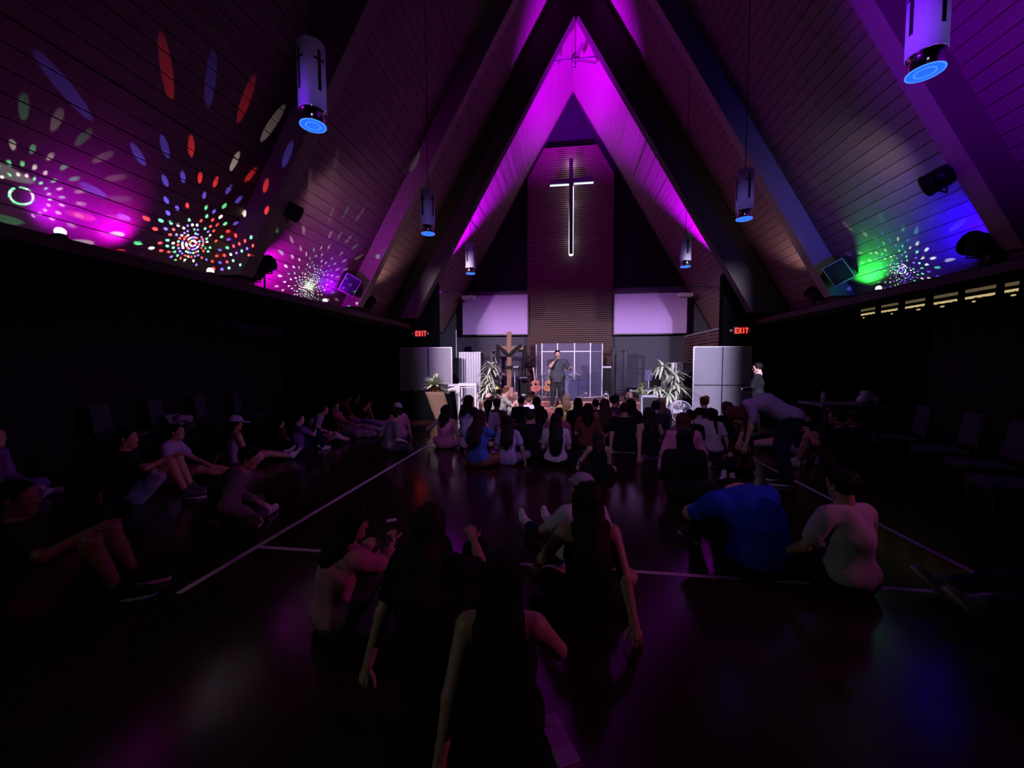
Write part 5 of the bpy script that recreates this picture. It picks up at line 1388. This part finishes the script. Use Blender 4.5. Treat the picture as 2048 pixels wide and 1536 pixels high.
P('girl in white cap and pale tank top with legs stretched towards the right', 470, 838, 5.40, -.55, pose='ext', h=MID, skin='tan', hair=('long', 'dark', .25), top=('tank', 'lavender'), legs=('short', 'pink'), arms=('back', 'lap'), lean=-.12, hunch=.2, cap=('lavender', 'front'), head=(-.5, -.1, 0), feet=('sock', 'white'), eyes=True)
P('person in a dull lavender tee and dark trousers behind the white-capped girl', 598, 832, 6.45, -.45, pose='knees', h=MID, hair=('short', 'black'), top=('tee', 'purple'), legs=('long', 'navy'), arms=('floor', 'knee'), lean=-.1, hunch=.3, head=(-.5, 0, 0))
P('person in dark brown sitting far left in the shadow behind others', 562, 842, 6.9, -.3, pose='cross', h=FAR, hair=('short', 'black'), top=('tee', 'brown'), legs=('long', 'black'))
P('person in lavender top and navy trousers bending over beside the striped blanket', 648, 832, 7.7, -.9, pose='cross', h=MID, hair=('short', 'black'), top=('tee', 'lavender'), legs=('long', 'navy'), lean=.2, hunch=.6, S=.76, arms=('lap', 'lap'))
P('boy in dark red tee reclining with pale trousers by the left wall', 692, 812, 9.0, -1.15, pose='ext', h=MID, hair=('short', 'black'), top=('tee', 'maroon'), legs=('long', 'lavender'), arms=('lap', 'lap'), lean=-.25, hunch=.35, S=.80, head=(-.1, -.5, 0))
P('dark-haired girl in black sitting behind the boy in dark red', 712, 802, 9.7, -.9, pose='knees', h=MID, hair=('long', 'black', .3), top=('tee', 'black'), legs=('short', 'black'), arms=('lap', 'knee'), S=.80, head=(-.3, -.1, 0), eyes=True)
P('person in white shorts lying back below the boy in dark red', 668, 838, 8.3, -1.3, pose='ext', h=MID, hair=('short', 'black'), top=('tee', 'rose'), legs=('short', 'white'), arms=('back', 'lap'), lean=-.7, hunch=.3, S=.76)
P('person in grey tee sitting cross-legged at the end of the left tape line', 796, 838, 6.85, -.8, pose='cross', h=MID, hair=('short', 'black'), top=('tee', 'grey'), legs=('long', 'darkgrey'), arms=('lap', 'lap'), lean=.08, hunch=.5, head=(-.2, -.4, 0), S=.74)
P('person in pink tee with a white cap turned sideways near the burlap runner', 795, 825, 7.9, .9, pose='cross', h=MID, hair=('short', 'black'), top=('tee', 'pink'), legs=('short', 'purple'), cap=('white', 'back'), arms=('lap', 'floor'), S=.72)
P('dark-haired girl in a bright pink tank top left of the crowd', 892, 820, 7.25, -.1, pose='cross', h=MID, hair=('long', 'black', .24), top=('tank', 'pink'), legs=('short', 'pink'), arms=((-.42, .10, .25, -.6, -.6, -.4), 'floor'), S=.76)
# central crowd
P('girl in light blue tie-dye tee at the left edge of the crowd', 938, 795, 8.2, -.5, pose='cross', h=MID, hair=('long', 'brown', .22), top=('tee', 'lightblue'), legs=('short', 'navy'), arms=('lap', 'lap'))
P('boy in white tee and short dark hair between blue and lavender tees', 948, 815, 7.15, -.4, pose='cross', h=MID, hair=('short', 'dark'), top=('tee', 'white'), legs=('short', 'navy'), arms=('wrap', 'wrap'), hunch=.6)
P('girl in a blue tee and rust shorts with brown hair, nearest at crowd left', 960, 826, 6.05, -.25, pose='cross', h=MID, hair=('long', 'brown', .36), top=('tee', 'blue'), legs=('short', 'rust'), arms=('lap', 'face'))
P('girl in lavender tee with a long dark ponytail', 976, 804, 7.85, .1, pose='cross', h=MID, hair=('pony', 'dark', .5), top=('tee', 'lavender'), legs=('short', 'black'), arms=('lap', 'lap'))
P('child in pink cap facing the crowd below the left potted plant', 978, 792, 10.35, 2.6, pose='cross', h=MID, hair=('long', 'lightbrown', .2), top=('tee', 'camo'), legs=('short', 'black'), cap=('palepink', 'front'), S=.74, eyes=True, head=(.3, 0, 0))
P('child in pale camouflage tee sitting sideways in the stage light', 1012, 778, 11.15, -1.35, pose='knees', h=MID, hair=('short', 'red'), top=('tee', 'camo'), legs=('short', 'camo'), arms=('lap', 'knee'), eyes=True, head=(-.1, -.15, 0))
P('person in olive brown reaching an arm to the right in the crowd', 994, 801, 8.45, -.2, pose='cross', h=MID, skin='dark', hair=('short', 'black'), top=('tee', 'olive'), legs=('long', 'black'), arms=('lap', (.50, .12, .30, .3, -.4, -.8)))
P('girl with long brown hair in a pale lavender tee, second in the nearest row', 1016, 836, 6.2, .02, pose='cross', h=MID, hair=('long', 'dark', .40), top=('tee', 'lavender'), legs=('long', 'lavender'), arms=('lap', 'floor'))
P('boy in black tee with short brown hair in the nearest crowd row', 1058, 826, 6.75, .15, pose='cross', h=MID, hair=('short', 'brown'), top=('tee', 'black'), legs=('long', 'black'), arms=('lap', 'lap'), wide=1.1, head=(.35, 0, 0))
P('person with black hair and black top left of the red guitar', 1042, 796, 9.1, 0, pose='cross', h=FAR, hair=('short', 'black'), top=('tee', 'black'), legs=('long', 'black'))
P('small child in white before the steps under the red guitar', 1057, 796, 10.4, .4, pose='cross', h=MID, hair=('short', 'lightbrown'), top=('tee', 'white'), legs=('short', 'grey'), S=.66)
P('person with a dark hair bun and navy top below the guitars', 1074, 799, 8.6, 0, pose='cross', h=FAR, hair=('bun', 'dark'), top=('tee', 'navy'), legs=('long', 'black'))
P('girl with dark hair over a pale purple top in mid crowd', 1080, 815, 7.55, .1, pose='cross', h=MID, hair=('long', 'dark', .26), top=('tank', 'lavender'), legs=('long', 'darkgrey'))
P('girl with very long dark hair over a white tee, nearest at crowd centre', 1112, 831, 6.25, .0, pose='cross', h=MID, hair=('long', 'dark', .50), top=('tee', 'white'), legs=('long', 'black'), arms=('lap', 'lap'))
P('dark-haired person bent forward in a dusky pink top at crowd centre', 1119, 814, 7.2, -.3, pose='cross', h=MID, hair=('short', 'black'), top=('tee', 'rose'), legs=('long', 'black'), lean=.2, hunch=.5, S=.80)
P('blond-haired child in yellow sitting at the feet of the speaker', 1133, 792, 9.6, 0, pose='cross', h=MID, hair=('long', 'blond', .22), top=('tee', 'yellow'), legs=('long', 'denim'))
P('girl with long black hair in black right of the blond child', 1156, 800, 8.4, 0, pose='cross', h=MID, hair=('long', 'black', .34), top=('tee', 'black'), legs=('long', 'black'))
P('girl with dark hair in an orange-brown tee at crowd centre', 1176, 811, 7.5, -.05, pose='cross', h=MID, hair=('long', 'dark', .22), top=('tee', 'rust'), legs=('long', 'black'), arms=('lap', 'floor'))
P('boy with short dark hair in a black top behind the orange-brown tee', 1191, 802, 8.75, 0, pose='cross', h=MID, hair=('short', 'dark'), top=('tee', 'charcoal'), legs=('long', 'black'))
P('girl with long light brown hair and pink edge beside the grey-shirted boy', 1209, 802, 7.95, .05, pose='cross', h=MID, hair=('long', 'lightbrown', .44), top=('tee', 'rose'), legs=('short', 'black'))
P('boy in a dark grey tee looking right, before the stage edge', 1231, 794, 8.7, -.3, pose='cross', h=MID, hair=('short', 'black'), top=('tee', 'darkgrey'), legs=('long', 'black'), head=(-.8, .1, 0))
P('curly strawberry-haired person in pale pink near the stage edge', 1257, 791, 9.4, -.4, pose='cross', h=MID, hair=('curly', 'pink'), top=('tee', 'tan'), legs=('short', 'grey'), arms=('lap', 'floor'))
P('long-haired person in black just behind the broad boy in black', 1262, 802, 8.35, .1, pose='cross', h=FAR, hair=('long', 'dark', .3), top=('tee', 'black'), legs=('long', 'black'))
P('broad boy in black tee leaning back on both arms', 1249, 818, 7.3, -.05, pose='ext', h=MID, hair=('short', 'brown'), top=('tee', 'black'), legs=('short', 'black'), arms=('back', 'back'), lean=-.18, hunch=.2, wide=1.15, S=.84)
P('girl in black tank top and purple shorts leaning on her left arm', 1298, 820, 6.75, .12, pose='side', h=MID, hair=('long', 'brown', .22), top=('tank', 'black'), legs=('short', 'purple'), arms=('back', (.2, .25, .3)), lean=-.05)
P('person in black shirt with short dark hair before the grey monitor', 1311, 806, 7.95, 0, pose='cross', h=MID, hair=('short', 'dark'), top=('tee', 'charcoal'), legs=('long', 'black'), wide=1.12)
P('pink-blond haired person before the right potted plant', 1321, 799, 9.0, -.1, pose='cross', h=MID, hair=('long', 'pink', .26), top=('tee', 'grey'), legs=('long', 'grey'))
P('small brown-haired girl in black sitting alone beside the middle tape line', 1196, 868, 5.55, .05, pose='cross', h=MID, hair=('long', 'brown', .20), top=('tank', 'black'), legs=('short', 'black'), arms=('knee', 'lap'), S=.62, feet=('sock', 'tan'))
P('girl with pale hair in a purple-pink tee behind the black hoodie', 1366, 832, 5.95, .05, pose='knees', h=MID, hair=('long', 'lightbrown', .26), top=('long', 'pink'), legs=('long', 'black'), arms=('floor', 'floor'), wide=1.1)
P('black-hooded person sitting with white sneakers turned to the right', 1368, 866, 4.9, .0, pose='side', h=MID, hair=('long', 'black', .40), top=('hoodie', 'black'), legs=('long', 'black'), S=.76, wide=1.12, ankles=((.52, .24, .12), (.60, .06, .12)), toes=((.1, .3, 1), (-.15, .2, 1)))
P('dark-haired person between the round fan and the purple-pink tee', 1381, 824, 6.9, .1, pose='cross', h=FAR, hair=('short', 'black'), top=('tee', 'black'), legs=('long', 'black'))
P('person in a white and black patterned top right of the round fan', 1398, 818, 8.0, .3, pose='cross', h=FAR, hair=('short', 'dark'), top=('long', 'white'), legs=('long', 'black'), S=.70, arms=('knee', 'lap'))
P('red-haired child right of the round fan in the dim light', 1408, 797, 9.0, .2, pose='cross', h=FAR, hair=('curly', 'red'), top=('tee', 'black'), legs=('long', 'black'))
P('dark-haired girl in a pale lavender tee right of the fan', 1423, 822, 7.3, .15, pose='cross', h=MID, hair=('pony', 'black', .3), top=('tee', 'white'), legs=('long', 'navy'), arms=('lap', 'floor'), S=.76)
P('woman with long light hair in black before the right partition', 1453, 808, 7.9, .3, pose='cross', h=FAR, hair=('long', 'lightbrown', .28), top=('long', 'black'), legs=('long', 'black'))
P('person in a dark red tee under the one bending over', 1482, 838, 6.2, .4, pose='cross', h=MID, hair=('long', 'red', .2), top=('tee', 'maroon'), legs=('long', 'black'), S=.70)
# standing people
fpos = on_floor(1566, 968)
person('person in a lavender tee and dark trousers bending far forward', (fpos.x, fpos.y, 0), 1.35, 1.62, 'stand', h=MID, hair=('long', 'red', .10), top=('tee', 'lavender'), legs=('long', 'navy'), hips=(0, -.06, .93), chest=(0, .26, 1.12), neckb=(0, .47, 1.05), headc=(0, .60, .92), head=(0, -1.25, 0), arms=((-.18, .50, .52), (.16, .52, .50)), knees=((-.11, .04, .50), (.11, .04, .50)), ankles=((-.12, -.04, .09), (.12, -.04, .09)), group='standing people', feet=('shoe', 'black'))
q = at(1516, 729, 9.6)
person('man in black standing sideways before the right partition', (q.x, 9.6, 0), 1.05, q.z*1.02, 'stand', h=MID, hair=('short', 'black'), top=('long', 'black'), legs=('long', 'black'), hunch=.05, arms=((-.08, .27, 1.08, -1, -.5, -.8), 'down'), head=(.25, -.1, 0), group='standing people', eyes=True, feet=('shoe', 'black'))
# the speaker on the step
q = at(1113, 701, 12.97); S_ = q.z-SZ/2
sp_o, sp_J, sp_w, sp_s = person('man in black tee and black jeans speaking into a microphone on the stage step', (q.x+.03, 12.97, 0), math.pi+.05, S_, 'stand', h=.012, hair=('short', 'black'), top=('tee', 'darkgrey'), legs=('long', 'charcoal'), z0=SZ/2, hunch=.02, wide=1.30, head=(.12, -.05, 0),
       arms=((-.40, .18, 1.20, -.6, -.6, -1, 0, 0, -1), (.07, .19, 1.44, .8, .1, -1.0, -1, .2, 0)), knees=((-.13, .03, .50), (.12, .03, .50)), ankles=((-.19, .0, .09), (.16, .02, .09)), group='standing people', eyes=True, feet=('shoe', 'charcoal'))
w_ = sp_w[1]; t = empty('microphone', sp_o.matrix_basis @ Vector((w_[0]-.03, w_[1]+.045, w_[2]+.085))); tag(t, 'black handheld microphone held to the mouth of the speaker', 'microphone')
d = (Matrix.Rotation(sp_o.rotation_euler.z, 3, 'Z') @ Vector((-.35, -.25, .5))).normalized()
MB().tube([-d*.16, -d*.02, d*.0], [.014, .018, .016], 10).build('handle', m_blackmetal, t); MB().ball(tuple(d*.025), .028, 12).build('grille', mat('mic_mesh', (.12, .12, .13), .35, .8), t)
b = MB().lathe([(.034, -.014), (.034, .014), (.028, .014), (.028, -.014)], 16, caps=False)
w_ = sp_w[-1]
o = b.build('wristwatch', mat('pale_watch', (.75, .72, .75), .3), None, sp_o.matrix_basis @ Vector((w_[0]+.02, w_[1]-.03, w_[2])), 0.0); o.rotation_euler = (0, math.pi/2, .3); tag(o, 'pale wristwatch on the left wrist of the speaker', 'watch')
# right side in the dark
P('person with bare legs stretched left in the shade of the right aisle', 1612, 816, 7.4, .95, pose='ext', h=FAR, hair=('short', 'black'), top=('tee', 'black'), legs=('short', 'lavender'), arms=('back', 'lap'), lean=-.25, S=.80)
P('person in dark red shorts sitting knees-up near the right tape line', 1676, 812, 6.3, .8, pose='knees', h=MID, hair=('short', 'black'), top=('tee', 'black'), legs=('short', 'maroon'), arms=('knee', 'lap'), S=.88, skin='tan')
P('grey-haired person in black in the dark right aisle before the table', 1706, 826, 6.7, .9, pose='cross', h=FAR, hair=('short', 'lightbrown'), top=('long', 'black'), legs=('long', 'black'), S=.82)
P('person in black with a pale face against the right curtain', 1654, 792, 8.6, .9, pose='cross', h=FAR, hair=('short', 'black'), top=('long', 'black'), legs=('long', 'black'), S=.88, eyes=True)
P('dark-dressed person lying at the right edge with one pale shoe', 2340, 1062, 2.80, 1.5, pose='ext', h=MID, hair=('short', 'black'), top=('tee', 'black'), legs=('long', 'navy'), arms=('back', 'back'), lean=-.55, S=.78, feet=('shoe', 'grey'))
P('person in dark brown with black striped sneakers at bottom left', 40, 1105, 2.05, -1.05, pose='knees', h=MID, skin='dark', hair=('short', 'black'), top=('tee', 'black'), legs=('short', 'maroon'), arms=('back', 'knee'), lean=-.2, S=.80, feet=('shoe', 'black'))
P('person in a purple top cut off by the left edge of the picture', -14, 900, 3.6, -1.0, pose='cross', h=MID, hair=('short', 'black'), top=('long', 'purple'), legs=('long', 'purple'), S=.85)
# ------------------------------------------------------------------ props on the floor and along the aisles
m_seat = mat('violet_grey_upholstery', (.035, .028, .05), .85, noise=.3, scale=30, bump=.2)
def chair(x, y, rz, lab):
    t = empty('stacking_chair', (x, y, 0), rz); tag(t, lab, 'chair', 'upholstered chairs along the aisles')
    MB().bbox((-.24, -.22, .42), (.24, .24, .49), .025).build('seat', m_seat, t)
    M = Matrix.Translation((0, -.24, .50)) @ Matrix.Rotation(.16, 4, 'X')
    MB().bbox((-.23, -.03, .04), (.23, .03, .46), .025, M).build('backrest', m_seat, t)
    for sx in (-1, 1):
        MB().tube([(sx*.235, .21, .01), (sx*.235, .20, .43)], .012, 6).build('leg', m_blackmetal, t)
        MB().tube([(sx*.235, -.27, .01), (sx*.235, -.22, .43), M @ Vector((sx*.235, 0, .42))], .012, 6).build('leg', m_blackmetal, t)
    MB().box((-.235, -.22, .40), (.235, .22, .42)).build('seat_frame', m_blackmetal, t)
    return t
for i, (px, py, Y) in enumerate(((282, 900, 7.1), (150, 930, 6.25), (60, 985, 5.4), (375, 890, 8.0))):
    q = at(px, py, Y); x = max(-6.9, q.x)
    chair(x, Y, -1.1, ('violet-grey chair at the left wall with its tall back showing', 'violet-grey chair at the left wall holding a pale jacket', 'violet-grey chair nearest on the left aisle', 'violet-grey chair farthest along the left wall')[i])
for i, (px, Y) in enumerate(((1790, 6.6), (1880, 5.8), (1965, 5.0), (2030, 4.2))):
    q = at(px, 900, Y); chair(min(6.9, q.x), Y, 1.2, ('violet-grey chair with a lit seat in the right aisle', 'violet-grey chair second along the right aisle', 'violet-grey chair third along the right aisle', 'violet-grey chair at the right edge of the picture')[i])
def crumple(name, loc, r, hgt, m, lab, cat, seed, flat=1.0):
    F = Field(); rn = random.Random(seed)
    for i in range(9):
        a = rn.uniform(0, 6.28); b = a+rn.uniform(.6, 2.4); ra = rn.uniform(.2, .9)*r
        F.cap((ra*math.cos(a), ra*math.sin(a)*flat, hgt*rn.uniform(.15, .8)), (r*.8*math.cos(b), r*.8*math.sin(b)*flat, hgt*rn.uniform(.1, .6)), rn.uniform(.035, .06), rn.uniform(.02, .05), .03)
    F.fold = lambda X, Y, Z: .006*np.sin(X*40+Z*30)+.006*np.sin(Y*37-Z*22); F.clip((0, 0, .002), (0, 0, -1))
    o = bpy.data.objects.new(name, np_mesh(name, [(*F.mesh(.014), 0)], [m])); COL.objects.link(o); o.location = loc; tag(o, lab, cat); return o
crumple('jacket', (max(-6.9, at(150, 930, 6.25).x)+.03, 6.27, .492), .24, .20, cloth('pale_jacket', (.34, .26, .40)), 'pale lavender jacket heaped on a chair at the left wall', 'jacket', 3)
q = on_floor(668, 886); crumple('striped_blanket', (q.x, q.y, 0), .26, .26, mat('striped_blanket', (.50, .14, .16), .9, col2=(.70, .55, .60), scale=9, stretch=(1, 1, 7)), 'crumpled red and pale striped blanket on the floor at left', 'blanket', 8)
q = on_floor(735, 872); crumple('pale_blanket', (q.x, q.y, 0), .42, .16, cloth('pale_blanket', (.46, .40, .52)), 'pale lavender blanket spread beside the boy in dark red', 'blanket', 5, .6)
q = on_floor(783, 1041)
o = MB().bbox((-.05, -.035, .001), (.05, .035, .006), .001).build('paper_scrap', m_white, None, (q.x, q.y, 0), .5); tag(o, 'small white scrap of paper lying on the open floor', 'paper')
q = on_floor(1118, 1490)
t = empty('notebook', (q.x, q.y, 0), .45); tag(t, 'lavender notebook on the floor at the bottom of the picture', 'notebook')
m_nb = mat('lavender_cover', (.42, .16, .60), .5)
MB().bbox((-.045, -.11, 0), (.045, .11, .006), .002).build('cover', m_nb, t); MB().box((-.042, -.107, .006), (.042, .107, .018)).build('pages', m_white, t); MB().bbox((-.045, -.11, .018), (.045, .11, .024), .002).build('cover', m_nb, t)
q = on_floor(1100, 1452)
o = MB().bbox((-.035, -.03, 0), (.035, .03, .035), .01).build('earbud_case', m_nb, None, (q.x, q.y, 0), .3); tag(o, 'small lavender case beside the notebook', 'case')
# table with bags in the right aisle
q = at(1690, 806, 7.4); tzr = q.z
t = empty('folding_table', (min(6.3, q.x), 7.4, 0), .0); tag(t, 'dark folding table with bags in the right aisle', 'table')
MB().bbox((-.55, -.35, tzr-.04), (.55, .35, tzr), .01).build('tabletop', mat('grey_laminate', (.10, .10, .12), .5), t)
for sx in (-1, 1):
    for sy in (-1, 1): MB().tube([(sx*.48, sy*.3, .01), (sx*.48, sy*.3, tzr-.04)], .014, 6).build('leg', m_blackmetal, t)
bx = t.location.x
crumple('plastic_bag', (bx+.28, 7.3, tzr+.002), .14, .22, mat('white_bag', (.60, .55, .66), .5), 'white plastic bag on the dark folding table', 'bag', 4)
crumple('red_bag', (bx+.44, 7.45, tzr+.002), .13, .24, mat('red_bag', (.35, .05, .06), .6), 'red bag on the end of the dark folding table', 'bag', 9)
t2 = empty('water_bottle', (bx-.42, 7.25, tzr)); tag(t2, 'pale water bottle on the left end of the folding table', 'bottle')
MB().lathe([(.001, 0), (.035, 0), (.036, .15), (.018, .19), (.018, .20)], 16).build('body', m_white, t2); MB().lathe([(.02, .20), (.02, .225), (.001, .226)], 16).build('cap', m_blackmetal, t2)
